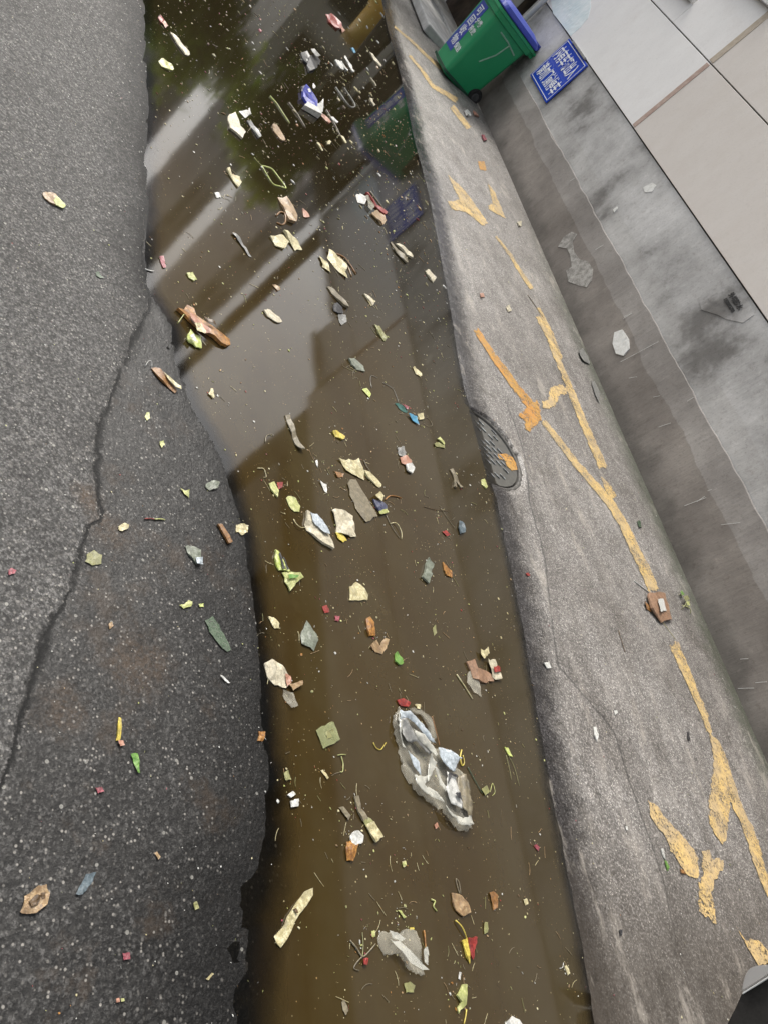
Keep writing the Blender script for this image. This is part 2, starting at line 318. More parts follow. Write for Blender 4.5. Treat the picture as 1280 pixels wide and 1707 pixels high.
# water
wx, wy = np.arange(.3, 4.3, .04), np.concatenate([np.arange(-1.1, 7, .04), np.arange(7, 17, .1)])
XX, YY = np.meshgrid(wx, wy); P = np.column_stack([XX.ravel(), YY.ravel()]); d = dW(P); zg = gh_arr(P)
r_ = np.linalg.norm(P - DRC, axis=1); zg = np.where((r_ < DRR + .02), np.where(d < -.02, zg, .02), zg)
keep = d < .06; idx = np.arange(len(P)).reshape(len(wy), len(wx)); F = np.column_stack([idx[:-1, :-1].ravel(), idx[:-1, 1:].ravel(), idx[1:, 1:].ravel(), idx[1:, :-1].ravel()])
F = F[keep[F].any(axis=1)]; used = np.unique(F); mp = -np.ones(len(P), int); mp[used] = np.arange(len(used)); F = mp[F]
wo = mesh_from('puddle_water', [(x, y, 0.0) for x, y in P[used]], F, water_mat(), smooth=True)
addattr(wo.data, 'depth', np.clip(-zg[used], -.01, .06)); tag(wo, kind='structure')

# ------------------------------------------------------------------ yellow road paint
def paint_mat(name, c, c2):
    m, t, b = new_mat(name); n = tex(t, 40, 5, .75); n2 = tex(t, 6, 4)
    cc = mix(t, maprange(t, n2, .35, .65), c, c2); cc = mix(t, maprange(t, n, .48, .66, 0, .6), cc, (.2, .16, .11)); cc = mix(t, maprange(t, tex(t, 14, 6, .8), .52, .68, 0, .6), cc, (.22, .19, .16)); lk(t, cc, b.inputs['Base Color'])
    b.inputs['Roughness'].default_value = .75; bump(t, b, n, .5, .004)
    al = maprange(t, math_(t, 'ADD', tex(t, 75, 6, .85), math_(t, 'MULTIPLY', tex(t, 9, 4), .35)), .60, .65); lk(t, al, b.inputs['Alpha']); return m
PM = paint_mat('yellow_paint', (.56, .39, .15), (.44, .33, .18)); PM2 = paint_mat('orange_paint', (.46, .21, .035), (.44, .24, .05))
def tri_fill(pts, step):
    """triangulate a 2-D outline with interior points; returns verts, faces"""
    L = [Vector(p) for p in pts]; n = len(L); out = []
    for i in range(n):
        a, b = L[i], L[(i + 1) % n]; k = max(1, int((b - a).length / step))
        for j in range(k): out.append(a.lerp(b, j / k))
    A = np.array([(p.x, p.y) for p in out]); lo, hi = A.min(0), A.max(0); ins = []
    gxx = np.arange(lo[0], hi[0], step); gyy = np.arange(lo[1], hi[1], step)
    if len(gxx) * len(gyy) < 6000 and len(gxx) and len(gyy):
        q = np.array([(x + (step / 2 if k % 2 else 0), y) for k, y in enumerate(gyy) for x in gxx]); m = inside(q, A) & (poly_dist(q, A, True) > step * .45); ins = [Vector(p) for p in q[m]]
    nb = len(out); ed = [(i, (i + 1) % nb) for i in range(nb)]
    r = delaunay_2d_cdt(out + ins, ed, [], 1, 1e-6)
    return [tuple(v) for v in r[0]], r[2]
def paint(pts, mat=None, step=.03, lift=.004, jit=.013):
    W3 = [surf(*p) for p in pts]; L = [(x, y) for x, y, z in W3]
    # ragged outline
    dense = []
    for i in range(len(L)):
        a, b = np.array(L[i]), np.array(L[(i + 1) % len(L)]); k = max(1, int(np.linalg.norm(b - a) / .02))
        for j in range(k): dense.append(tuple(a + (b - a) * j / k + rng.normal(0, jit * .45, 2)))
    v, f = tri_fill(dense, step); A = np.array(v); z = gh_arr(A) + lift
    return mesh_from('road_marking', np.column_stack([A, z]), f, mat or PM, smooth=True)
def strip_poly(pts, w):
    pts = [np.array(p, float) for p in pts]; L, R_ = [], []
    for i, p in enumerate(pts):
        d = pts[min(i + 1, len(pts) - 1)] - pts[max(i - 1, 0)]; d /= np.linalg.norm(d); n = np.array([-d[1], d[0]]); ww = (w[0] + (w[1] - w[0]) * i / (len(pts) - 1)) / 2
        L.append(tuple(p + n * ww)); R_.append(tuple(p - n * ww))
    return L + R_[::-1]
marks = [(strip_poly([(657, 44), (687, 69), (707, 89), (735, 114)], (3, 6)), 0), (strip_poly([(682, 92), (703, 117), (721, 143), (742, 155), (761, 167)], (4, 9)), 0),
    (strip_poly([(753, 177), (766, 194), (781, 213)], (8, 9)), 0), (cp('W', [(368, 505), (388, 505), (397, 535), (375, 532)]), 1),
    (cp('W', [(272, 545), (330, 600), (400, 700), (385, 708), (330, 665), (285, 655), (275, 632), (312, 627)]), 0),
    (cp('W', [(400, 575), (420, 600), (455, 685), (400, 655), (400, 645), (415, 640)]), 0),
    (strip_poly(cp('W', [(425, 742), (470, 800), (500, 850), (538, 905)]), (4, 7)), 0), (strip_poly(cp('W', [(558, 965), (600, 1050), (628, 1125)]), (5, 8)), 0),
    (strip_poly(cp('H', [(430, 60), (470, 130), (500, 210), (540, 300), (575, 390), (620, 500), (672, 618)]), (7, 14)), 0),
    (strip_poly(cp('H', [(205, 110), (265, 205), (300, 250), (350, 320), (410, 395)]), (9, 14)), 1),
    (cp('H', [(395, 380), (430, 370), (445, 440), (400, 485), (380, 470), (385, 445), (360, 425), (385, 405)]), 1),
    (cp('H', [(447, 375), (470, 365), (480, 320), (520, 310), (545, 335), (530, 350), (510, 345), (500, 385), (480, 400), (450, 398)]), 0),
    (strip_poly(cp('H', [(452, 447), (510, 520), (570, 600), (640, 680), (700, 750), (750, 830), (790, 920), (830, 1000), (858, 1070)]), (9, 18)), 0),
    (cp('H', [(665, 650), (690, 670), (722, 720), (700, 735), (680, 700)]), 0),
    (strip_poly(cp('I', [(835, 60), (880, 160), (930, 280), (975, 380), (990, 446)]), (16, 9)), 0),
    (cp('I', [(992, 452), (1030, 480), (1070, 560), (1090, 640), (1140, 780), (1190, 880), (1220, 990), (1247, 1080), (1300, 1200), (1247, 1160), (1200, 1060), (1160, 930), (1130, 850), (1080, 740), (1065, 900), (1050, 930), (1010, 880), (985, 820), (990, 720), (1010, 600), (1010, 540)]), 0),
    (cp('I', [(722, 735), (760, 760), (810, 830), (870, 890), (945, 990), (950, 1040), (940, 1090), (890, 1060), (840, 980), (790, 890), (740, 820)]), 0),
    (cp('I', [(960, 960), (985, 950), (1000, 990), (1050, 1000), (1050, 1040), (1010, 1080), (1000, 1150), (1020, 1240), (1015, 1285), (985, 1240), (945, 1220), (945, 1120), (962, 1050), (958, 1000)]), 0),
    (cp('I', [(1100, 1280), (1150, 1345), (1210, 1350), (1247, 1400), (1290, 1470), (1240, 1470), (1200, 1450), (1160, 1390)]), 0)]
for p, k in marks: tag(paint(p, PM2 if k else PM), kind='structure')

# ------------------------------------------------------------------ manhole / drain cover
def drain():
    zc = -.006; r0 = DRR - .012
    root = empty('manhole_cover', (DRC[0], DRC[1], zc)); root.rotation_euler = (0, math.radians(-8), 0); tag(root, 'round iron drain cover half under the puddle edge with orange paint on it', 'drain cover')
    iron, t, b = new_mat('iron'); n = tex(t, 30, 5); lk(t, mix(t, n, (.035, .037, .036), (.12, .115, .1)), b.inputs['Base Color']); b.inputs['Roughness'].default_value = .45; bump(t, b, tex(t, 90, 4), .4, .003)
    pale = simple('worn_iron', (.05, .052, .055), (.26, .27, .275), 45, .4)
    bm = bmesh.new(); bmesh.ops.create_cone(bm, cap_ends=True, segments=64, radius1=r0, radius2=r0, depth=.03, matrix=Matrix.Translation((0, 0, -.015)))
    bm_obj('cover_plate', bm, iron, root)
    bm = bmesh.new()
    for k in range(-5, 7):
        y = k * .042
        hl = math.sqrt(max(r0 * r0 - y * y, 0)) - .03
        for q in range(-4, 5):
            x = q * .062 + (k % 2) * .03
            if abs(x) + .025 < hl and random.random() < .62: box(bm, x - .022, x + .022, y - .006, y + .006, .0005, .006, .002)
    ob = bm_obj('rib', bm, pale, root); ob.rotation_euler = (0, 0, math.radians(-35))
    bm = bmesh.new(); n = 72                                   # ring frame
    prof = [(r0 + .012, -.03), (r0 + .012, .004), (r0 + .02, .008), (r0 + .05, .006), (r0 + .055, -.03)]
    rg = [[bm.verts.new((math.cos(2 * math.pi * k / n) * a, math.sin(2 * math.pi * k / n) * a, z)) for a, z in prof] for k in range(n)]
    for k in range(n):
        for j in range(len(prof) - 1): bm.faces.new((rg[k][j], rg[(k + 1) % n][j], rg[(k + 1) % n][j + 1], rg[k][j + 1]))
    bm_obj('cover_frame', bm, simple('frame_concrete', (.035, .033, .03), (.085, .08, .072), 25, .6, .5), root, True)
    bl = cp('T', [(380, 940), (480, 950), (560, 1010), (600, 1090), (625, 1190), (560, 1190), (500, 1120), (470, 1040), (400, 1000)])
    L = [at0(*p, zc) for p in bl]; v, f = tri_fill([(x - DRC[0], y - DRC[1]) for x, y in L], .02)
    mesh_from('paint_blotch', [(x, y, .0035 + .003 * (noise.noise(Vector((x * 60, y * 60, 0))))) for x, y in v], f, PM2, root)
drain()

# ------------------------------------------------------------------ wall
def wall_mat(name, kind):
    m, t, b = new_mat(name); g = tex(t, 2.0, 6, .65, vec=(1, 1, 1)); st = tex(t, 3, 6, .7, vec=(1, 3.2, .45) if kind in ('low', 'mid') else (1, 1.6, .8)); f = tex(t, 60, 4, .7); bl = tex(t, 1.2, 6, .62)
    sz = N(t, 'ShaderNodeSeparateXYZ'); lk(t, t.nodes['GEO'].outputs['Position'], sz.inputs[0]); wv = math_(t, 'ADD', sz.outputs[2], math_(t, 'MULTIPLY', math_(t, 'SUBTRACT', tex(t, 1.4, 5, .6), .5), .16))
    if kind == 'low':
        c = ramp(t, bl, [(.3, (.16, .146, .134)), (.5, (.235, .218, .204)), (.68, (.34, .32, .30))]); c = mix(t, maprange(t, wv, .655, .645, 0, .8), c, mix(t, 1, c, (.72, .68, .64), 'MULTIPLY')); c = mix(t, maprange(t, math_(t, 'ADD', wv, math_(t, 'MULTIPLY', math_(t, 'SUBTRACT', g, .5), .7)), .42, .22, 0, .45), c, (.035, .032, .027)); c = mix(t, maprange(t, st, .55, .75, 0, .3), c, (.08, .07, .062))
    elif kind == 'mid':
        c = ramp(t, bl, [(.28, (.19, .185, .18)), (.42, (.32, .315, .31)), (.56, (.47, .465, .46)), (.72, (.58, .575, .57))]); c = mix(t, maprange(t, wv, 1.06, 1.05, 0, .5), c, mix(t, 1, c, (.86, .85, .83), 'MULTIPLY')); c = mix(t, maprange(t, bl, .44, .33, 0, .7), c, (.11, .104, .098)); c = mix(t, maprange(t, st, .58, .8, 0, .3), c, (.17, .163, .157))
        c = mix(t, maprange(t, tex(t, 5, 6, .75), .55, .75, 0, .35), c, (.2, .195, .19))
    else:
        c = ramp(t, st, [(.2, (.56, .515, .475)), (.5, (.59, .55, .515)), (.8, (.62, .585, .555))]) if kind == 'up' else ramp(t, st, [(.2, (.68, .67, .665)), (.5, (.72, .71, .705)), (.8, (.755, .75, .745))])
        c = mix(t, maprange(t, g, .55, .8, 0, .35), c, (.5, .45, .42))
    c = mix(t, maprange(t, f, .52, .68, 0, .35 if kind in ('low', 'mid') else .12), c, mix(t, 1, c, .45, 'MULTIPLY')); gr = tex(t, 14, 7, .78); c = mix(t, maprange(t, gr, .54, .68, 0, .5 if kind in ('low', 'mid') else .12), c, mix(t, 1, c, (.6, .57, .54), 'MULTIPLY')); c = mix(t, maprange(t, gr, .42, .32, 0, .4 if kind in ('low', 'mid') else 0), c, mix(t, 1, c, 1.5, 'MULTIPLY'))
    lk(t, c, b.inputs['Base Color']); b.inputs['Roughness'].default_value = .8 if kind != 'up' else .65
    n1 = bump(t, None, f, .25, .003); bump(t, b, st, .25 if kind in ('low', 'mid') else .06, .02, n1); return m
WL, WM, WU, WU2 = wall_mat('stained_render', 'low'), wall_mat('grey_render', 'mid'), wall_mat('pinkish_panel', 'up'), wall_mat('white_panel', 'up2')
DK = simple('dark_gap', (.015, .015, .014), (.035, .033, .03), 20, .9)
YJ, YE = 7.70, 11.55
def slabs(name, y0, y1, z0, z1, mat, parent, x0=WX, th=.12, bev=.003):
    bm = bmesh.new(); box(bm, x0, x0 + th, y0, y1, z0, z1, bev); return bm_obj(name, bm, mat, parent)
wall = empty('alley_wall', (WX, 4, .2)); tag(wall, 'long pale rendered wall running along the alley with stained grey base', 'wall')
wall_off = (-WX, -4, -.2)
class _W: pass
def wobj(o):
    for v in o.data.vertices: v.co += Vector(wall_off)
    o.parent = wall; return o
J = .0055
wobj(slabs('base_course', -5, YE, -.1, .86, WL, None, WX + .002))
wobj(slabs('render_panel', -5, YE, .0, 1.57 - J, WM, None, WX + .012))
wobj(slabs('wall_panel', -5, YJ, 1.57 + J, 2.427 - J, WU, None)); wobj(slabs('wall_panel', YJ + .002, YE, 1.57 + J, 2.427 - J, WU2, None))
wobj(slabs('wall_panel', -5, YJ, 2.427 + J, 3.35, WU, None)); wobj(slabs('wall_panel', YJ + .002, 8.75, 2.427 + J, 3.05, WU2, None)); wobj(slabs('wall_panel', 8.752, YE, 2.427 + J, 2.66, WU2, None))
wobj(slabs('joint_backing', -5, YE - .03, 1.0, 2.6, DK, None, WX + .02))
wobj(slabs('coping', YJ + .02, 8.8, 3.05, 3.13, WM, None, WX - .05, .24)); wobj(slabs('coping', 8.802, YE + .04, 2.66, 2.73, WM, None, WX - .05, .24))
wobj(slabs('expansion_joint', YJ - .035, YJ + .035, 1.585, 2.412, simple('joint_filler', (.36, .25, .21), (.45, .36, .31), 20, .8), None, WX - .004, .02))
wobj(slabs('expansion_joint', YJ - .045, YJ + .045, 2.44, 3.2, simple('joint_filler_tan', (.38, .32, .25), (.46, .4, .33), 20, .8), None, WX - .004, .02))
# wavy top of the thicker stained coat on the base, and a second coat line
def wavy(name, f0, f1, y0, y1, x, th, mat, step=.05):
    yy = np.arange(y0, y1, step); v = []; fc = []
    for y in yy:
        a, b_ = f0(y), f1(y)
        v += [(x - th, y, a), (x - th, y, b_ - .006), (x - th * .3, y, b_), (x + .004, y, b_ + .001)]
    for i in range(len(yy) - 1):
        for j in range(3): k = i * 4 + j; fc.append((k, k + 1, k + 5, k + 4))
    o = mesh_from(name, v, fc, mat, smooth=False); bm = bmesh.new(); bm.from_mesh(o.data); bmesh.ops.recalc_face_normals(bm, faces=bm.faces); bm.to_mesh(o.data); bm.free(); return wobj(o)
nz = lambda y, s, k: noise.noise(Vector((y * s, k, 0)))
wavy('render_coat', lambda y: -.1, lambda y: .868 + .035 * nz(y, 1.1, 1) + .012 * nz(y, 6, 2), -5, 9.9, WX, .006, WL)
# dabs and patches traced on the wall
def wpatch(name, c, pts, mat, th=.004, x=WX, step=.03):
    L = [wallp(*p) for p in cp(c, pts)]; v, f = tri_fill(L, step); n = len(v); bd = []
    V = [(x - th - .002 * noise.noise(Vector((a * 30, b_ * 30, 3))), a, b_) for a, b_ in v]
    o = mesh_from(name, V, f, mat); bm = bmesh.new(); bm.from_mesh(o.data); bmesh.ops.recalc_face_normals(bm, faces=bm.faces)
    r = bmesh.ops.extrude_face_region(bm, geom=list(bm.faces))
    for g_ in r['geom']:
        if isinstance(g_, bmesh.types.BMVert): g_.co.x += th + .012
    bmesh.ops.recalc_face_normals(bm, faces=bm.faces); bm.to_mesh(o.data); bm.free(); return wobj(o)
PAT = simple('filler_patch', (.20, .19, .175), (.40, .385, .36), 22, .8, .6); PATW = simple('white_filler', (.6, .6, .57), (.72, .72, .7), 40, .8)
PB = simple('pale_blue_paint', (.62, .72, .74), (.74, .8, .81), 6, .6); SG = WM
wpatch('filler_dab', 'W', [(640, 745), (665, 728), (682, 735), (668, 760), (672, 790), (690, 815), (715, 820), (732, 845), (728, 880), (712, 902), (690, 898), (655, 885), (648, 850), (665, 838), (660, 800), (650, 780), (622, 775)], PAT, x=WX - .006)
wpatch('filler_dab', 'W', [(800, 1045), (825, 1036), (845, 1065), (847, 1095), (828, 1118), (805, 1112), (794, 1080)], PATW, x=WX - .012)
wpatch('filler_dab', 'W', [(886, 585), (915, 570), (928, 578), (915, 598), (892, 600)], PATW, x=WX + .012)
wpatch('filler_dab', 'W', [(792, 655), (805, 645), (806, 652), (796, 664)], PATW, x=WX + .01)
wpatch('filler_dab', 'W', [(1060, 930), (1100, 905), (1130, 890), (1160, 905), (1215, 935), (1235, 985), (1200, 1010), (1150, 1000), (1120, 985), (1070, 970)], SG, x=WX + .012)
wpatch('paint_patch', 'W', [(590, -60), (720, -60), (724, 20), (715, 55), (690, 85), (660, 112), (640, 85), (605, 40)], PB, th=.002, x=WX)
# trowel scratches
bm = bmesh.new()
for c, a, b_ in [('H', (740, 230), (880, 155)), ('H', (750, 70), (780, 52)), ('H', (860, 360), (885, 355)), ('H', (985, 375), (1010, 360)), ('H', (975, 760), (1055, 730)), ('H', (1110, 830), (1180, 822)), ('H', (880, 470), (925, 455)),
                 ('I', (1130, 130), (1165, 128)), ('I', (1120, 257), (1190, 255)), ('I', (1195, 232), (1245, 228)), ('W', (660, 570), (675, 560)), ('W', (740, 785), (765, 770)), ('W', (830, 995), (855, 985)), ('H', (770, 290), (800, 285)), ('H', (1060, 705), (1075, 700)), ('H', (1020, 745), (1050, 725))]:
    p, q = [wallp(*r) for r in cp(c, [a, b_])]; tube(bm, [(WX - .013, p[0], p[1]), (WX - .013, (p[0] + q[0]) / 2, (p[1] + q[1]) / 2 + .002), (WX - .013, q[0], q[1])], .0016, 4)
wobj(bm_obj('trowel_scratch', bm, PATW))
# text helper: upright text on the plane facing -X, reading towards -Y
def text_mesh(body, size, bold=0.0, ext=.0015, sx=1):
    c = bpy.data.curves.new('txt', 'FONT'); c.body = body; c.size = size; c.extrude = ext; c.offset = bold; c.align_x = 'CENTER'; c.align_y = 'CENTER'
    o = bpy.data.objects.new('txt', c); COL.objects.link(o); dg = bpy.context.evaluated_depsgraph_get(); dg.update()
    me = bpy.data.meshes.new_from_object(o.evaluated_get(dg)); bpy.data.objects.remove(o); bpy.data.curves.remove(c)
    if len(me.vertices):
        co = np.array([v.co[:] for v in me.vertices]); mid = (co.max(0) + co.min(0)) / 2
        for v in me.vertices: v.co.x = (v.co.x - mid[0]) * sx; v.co.y -= mid[1]
    return me
def place_text(name, me, x, y, z, mat, parent=None, off=(0, 0, 0)):
    for v in me.vertices: X_, Y_, Z_ = v.co; v.co = Vector((x - Z_ - off[0], y - X_ - off[1], z + Y_ - off[2]))
    return link(name, me, mat, parent)
BLK = simple('stencil_black', (.02, .02, .022), (.05, .05, .05), 60, .8)
y_, z_ = wallp(1180 + 530 * .078, 450 + 690 * .078); 
place_text('stencil_text', text_mesh('外墙防水', .052, .0014), WX + .003, y_, z_ + .024, BLK, wall, (WX, 4, .2))
place_text('stencil_text', text_mesh('13500056708', .040, .0012, sx=.8), WX + .003, y_ + .0, z_ - .032, BLK, wall, (WX, 4, .2))

# building above and beyond (mostly seen mirrored in the puddle)
def building_block(name, label, cat, x0, x1, y0, y1, z0, z1, mat, rows, cols, face, glass, frame):
    root = empty(name, ((x0 + x1) / 2, (y0 + y1) / 2, z0)); tag(root, label, cat); ox, oy, oz = root.location
    bm = bmesh.new(); box(bm, x0 - ox, x1 - ox, y0 - oy, y1 - oy, 0, z1 - z0, .02); bm_obj('wall', bm, mat, root)
    bm = bmesh.new(); box(bm, x0 - .15 - ox, x1 + .15 - ox, y0 - .15 - oy, y1 + .15 - oy, z1 - z0 + .002, z1 - z0 + .3, .02); bm_obj('roof', bm, mat, root)
    for i in range(rows):
        for j in range(cols):
            zz = .6 + (z1 - z0 - .8) * i / rows; hh = (z1 - z0 - .8) / rows * .6
            if face == 'x':
                L_ = (y1 - y0) / cols; a = y0 - oy + L_ * (j + .2); bm = bmesh.new(); box(bm, x0 - ox - .03, x0 - ox + .05, a, a + L_ * .6, zz, zz + hh); f = bm_obj('window', bm, frame, root)
                bm = bmesh.new(); box(bm, x0 - ox - .036, x0 - ox - .031, a + .05, a + L_ * .6 - .05, zz + .05, zz + hh - .05); bm_obj('pane', bm, glass, f)
            else:
                L_ = (x1 - x0) / cols; a = x0 - ox + L_ * (j + .2); bm = bmesh.new(); box(bm, a, a + L_ * .6, y0 - oy - .03, y0 - oy + .05, zz, zz + hh); f = bm_obj('window', bm, frame, root)
                bm = bmesh.new(); box(bm, a + .05, a + L_ * .6 - .05, y0 - oy - .036, y0 - oy - .031, zz + .05, zz + hh - .05); bm_obj('pane', bm, glass, f)
    return root
GLS, t_, b_g = new_mat('window_glass'); b_g.inputs['Base Color'].default_value = (.03, .035, .04, 1); b_g.inputs['Roughness'].default_value = .1; lk(t_, mix(t_, tex(t_, 3), (.02, .025, .03), (.06, .065, .07)), b_g.inputs['Base Color'])
BRN = simple('weathered_brown_cladding', (.045, .035, .024), (.085, .068, .05), 1.5, .8); GRY = simple('grey_facade', (.22, .21, .215), (.36, .35, .36), .8, .8); BEI = simple('beige_tiles', (.62, .52, .40), (.72, .62, .5), 2, .7)
FRM = simple('window_frame_grey', (.3, .3, .3), (.4, .4, .4), 5, .5); LGT = simple('light_stone', (.6, .58, .54), (.7, .69, .66), 2, .8)
building_block('workshop_building', 'dark brown clad upper storey set above the near half of the pale wall', 'building', WX + .1, WX + 5, -6, YJ - .05, 3.36, 11, BRN, 2, 5, 'x', GLS, BRN)
# far building with beige pilasters, closing the alley
building_block('apartment_building', 'low grey apartment block closing the far end of the alley', 'building', -8, 12, 26, 34, 0, 6.5, GRY, 3, 9, 'y', GLS, FRM)
PAL = simple('sky_mask_render', (.62, .60, .62), (.74, .72, .73), 1.2, .8); PGL = simple('sky_mask_glass', (.2, .22, .25), (.34, .36, .4), 2, .3)
for a0, a1, R0, h_, lb in ((15.9, 17.7, 29, 26, 'slim pale block added out of view to mask sky between the two gaps'), (21.4, 23.5, 31, 27, 'pale block added out of view to mask sky nearest the dark pole'), (3.5, 12.2, 33, 15, 'wide pale block added out of view to mask sky behind the dark green tree')):
    xa, xb = math.tan(math.radians(a0)) * R0, math.tan(math.radians(a1)) * R0
    building_block('sky_mask_block', lb, 'building', xa, xb, R0, R0 + 5, 0, h_, PAL, 7, 2 if a1 - a0 < 4 else 5, 'y', PGL, FRM)  # unseen blocks added to mask sky; gaps mirror as bright stripes in the puddle
# low gate house with white posts beyond the bin
def gate_post(x, y, h, mat, label):
    bm = bmesh.new(); box(bm, -.16, .16, -.16, .16, 0, h, .015); box(bm, -.2, .2, -.2, .2, h + .001, h + .1, .015); o = bm_obj('gate_post', bm, mat); o.location = (x, y, gh(x, y) - .02); tag(o, label, 'gate post'); return o
gate_post(5.35, 13.1, 2.35, LGT, 'square white gate post standing beyond the green bin')
building_block('low_shed', 'low pale shed with window bands beyond the gate post', 'shed', 4.2, 9, 17.2, 20, 0, 3.9, LGT, 2, 3, 'y', GLS, FRM)
# dark shop opening beyond the wall end
so_ = empty('shop_front', (5.2, 13.6, .2)); tag(so_, 'dark open shop front beyond the far end of the wall behind the bin', 'shop front')
bm = bmesh.new(); box(bm, .5, .6, -1.9, 2.2, 0, 2.3); bm_obj('interior', bm, simple('dark_interior', (.03, .022, .018), (.09, .065, .05), 3, .8), so_)
bm = bmesh.new(); box(bm, -.17, .6, -1.95, 2.2, 2.3, 2.6); bm_obj('lintel', bm, BRN, so_)
bm = bmesh.new(); box(bm, -.95, .58, -1.95, 2.6, -.05, .07, .02); box(bm, -.17, -.12, -1.9, 2.3, .071, .1, .004); bm_obj('door_step', bm, simple('pale_concrete', (.36, .35, .34), (.5, .49, .48), 6, .8), so_)
def plain(name, label, cat, fn, mat, loc, rz=0, smooth=False):
    bm = bmesh.new(); fn(bm); o = bm_obj(name, bm, mat, None, smooth); o.location = loc; o.rotation_euler = (0, 0, rz); tag(o, label, cat); return o
RED = simple('faded_red', (.5, .1, .1), (.62, .2, .18), 20, .5); WHT = simple('white_plastic', (.68, .68, .66), (.76, .76, .74), 15, .4)
plain('carton', 'small red and white carton on the shop step behind the bin', 'carton', lambda bm: box(bm, -.06, .06, -.1, .1, 0, .14, .01), RED, (5.12, 12.55, .275), .3)
plain('parcel', 'white parcel on the dark shop step beside the bin', 'parcel', lambda bm: box(bm, -.1, .1, -.14, .14, 0, .3, .012), WHT, (5.3, 12.0, .275), .2)
plain('drainpipe', 'pale grey drainpipe running up the far end of the wall', 'pipe', lambda bm: (tube(bm, [(0, 0, 0), (0, 0, 2.4)], .035, 12), box(bm, -.045, .045, -.05, .05, .6, .64), box(bm, -.045, .045, -.05, .05, 2.1, 2.14)), simple('pipe_grey', (.4, .4, .4), (.5, .5, .49), 12, .5), (4.975, 11.25, .22), 0, True)
plain('utility_pole', 'dark wooden utility pole rising past the far end of the wall', 'pole', lambda bm: tube(bm, [(0, 0, 0), (0, 0, 5), (0, 0, 10)], .14, 14, .1), simple('dark_timber', (.04, .033, .026), (.075, .06, .05), 12, .9), (5.42, 11.75, 0), 0, True)
plain('traffic_drum', 'orange yellow plastic drum standing far along the alley edge', 'drum', lambda bm: (tube(bm, [(0, 0, 0), (0, 0, .5), (0, 0, 1.15)], .34, 20, .3), tube(bm, [(0, 0, 1.15), (0, 0, 1.25)], .32, 20), tube(bm, [(0, 0, .45), (0, 0, .55)], .35, 20)), simple('yellow_drum', (.75, .45, .08), (.85, .55, .12), 8, .5), (5.0, 15.6, .15), 0, True)

# trees
LEAFM = []
for i, (a, b_) in enumerate([((.05, .09, .018), (.09, .15, .03)), ((.09, .13, .025), (.15, .2, .045)), ((.03, .05, .012), (.06, .085, .022))]):
    fm = simple('foliage_%d' % i, a, b_, 3, .6, 0); ft = fm.node_tree; fb_ = ft.nodes['Principled BSDF']; tl = N(ft, 'ShaderNodeBsdfTranslucent'); tl.inputs[0].default_value = (b_[0] * 2.4, b_[1] * 2.4, b_[2] * 1.6, 1); fx_ = N(ft, 'ShaderNodeMixShader'); fx_.inputs[0].default_value = .55; lk(ft, fb_.outputs[0], fx_.inputs[1]); lk(ft, tl.outputs[0], fx_.inputs[2]); lk(ft, fx_.outputs[0], ft.nodes['Material Output'].inputs[0]); LEAFM.append(fm)
BARK = simple('bark', (.06, .05, .04), (.12, .1, .08), 12, .9, .6)
def tree(label, x, y, h, cr, n, ccz=None, squash=.8):
    root = empty('street_tree', (x, y, 0)); tag(root, label, 'tree', 'trees at the far end of the alley')
    bm = bmesh.new(); tube(bm, [(0, 0, 0), (.05, 0, h * .25), (.02, .08, h * .5), (0, 0, h * .8)], .2, 10, .06)
    for k in range(7):
        a = k * 2.4; z0 = h * (.3 + .05 * k); tube(bm, [(0.03, 0, z0), (math.cos(a) * cr * .35, math.sin(a) * cr * .35, z0 + h * .12), (math.cos(a) * cr * .75, math.sin(a) * cr * .75, z0 + h * .2)], .07, 6, .02)
    bm_obj('trunk', bm, BARK, root, True)
    V, Fc, Mi = [], [], []; cz = ccz or h * .68
    clumps = [(rng.normal(0, .5, 3)) for _ in range(26)]
    for i in range(n):
        c = clumps[i % 26]; c = c / max(1, np.linalg.norm(c)); p = c * cr * np.array([1, 1, squash]) + rng.normal(0, cr * .17, 3); p[2] += cz
        s = rng.uniform(.06, .15); u = rng.normal(0, 1, 3); u /= np.linalg.norm(u); v2 = np.cross(u, rng.normal(0, 1, 3)); v2 /= np.linalg.norm(v2)
        k = len(V); V += [p - u * s, p + v2 * s * .5, p + u * s, p - v2 * s * .5]; Fc.append((k, k + 1, k + 2, k + 3)); Mi.append((i % 26) % 3)
    o = mesh_from('crown', V, Fc, LEAFM, root); o.data.polygons.foreach_set('material_index', Mi)
tree('dark green broad tree at the left of the alley end', 2.2, 15.2, 4.4, 1.35, 6000, 2.9)
tree('bright green bushy tree beside the pale shed', 4.75, 14.3, 4.6, 1.1, 6000, 3.15)

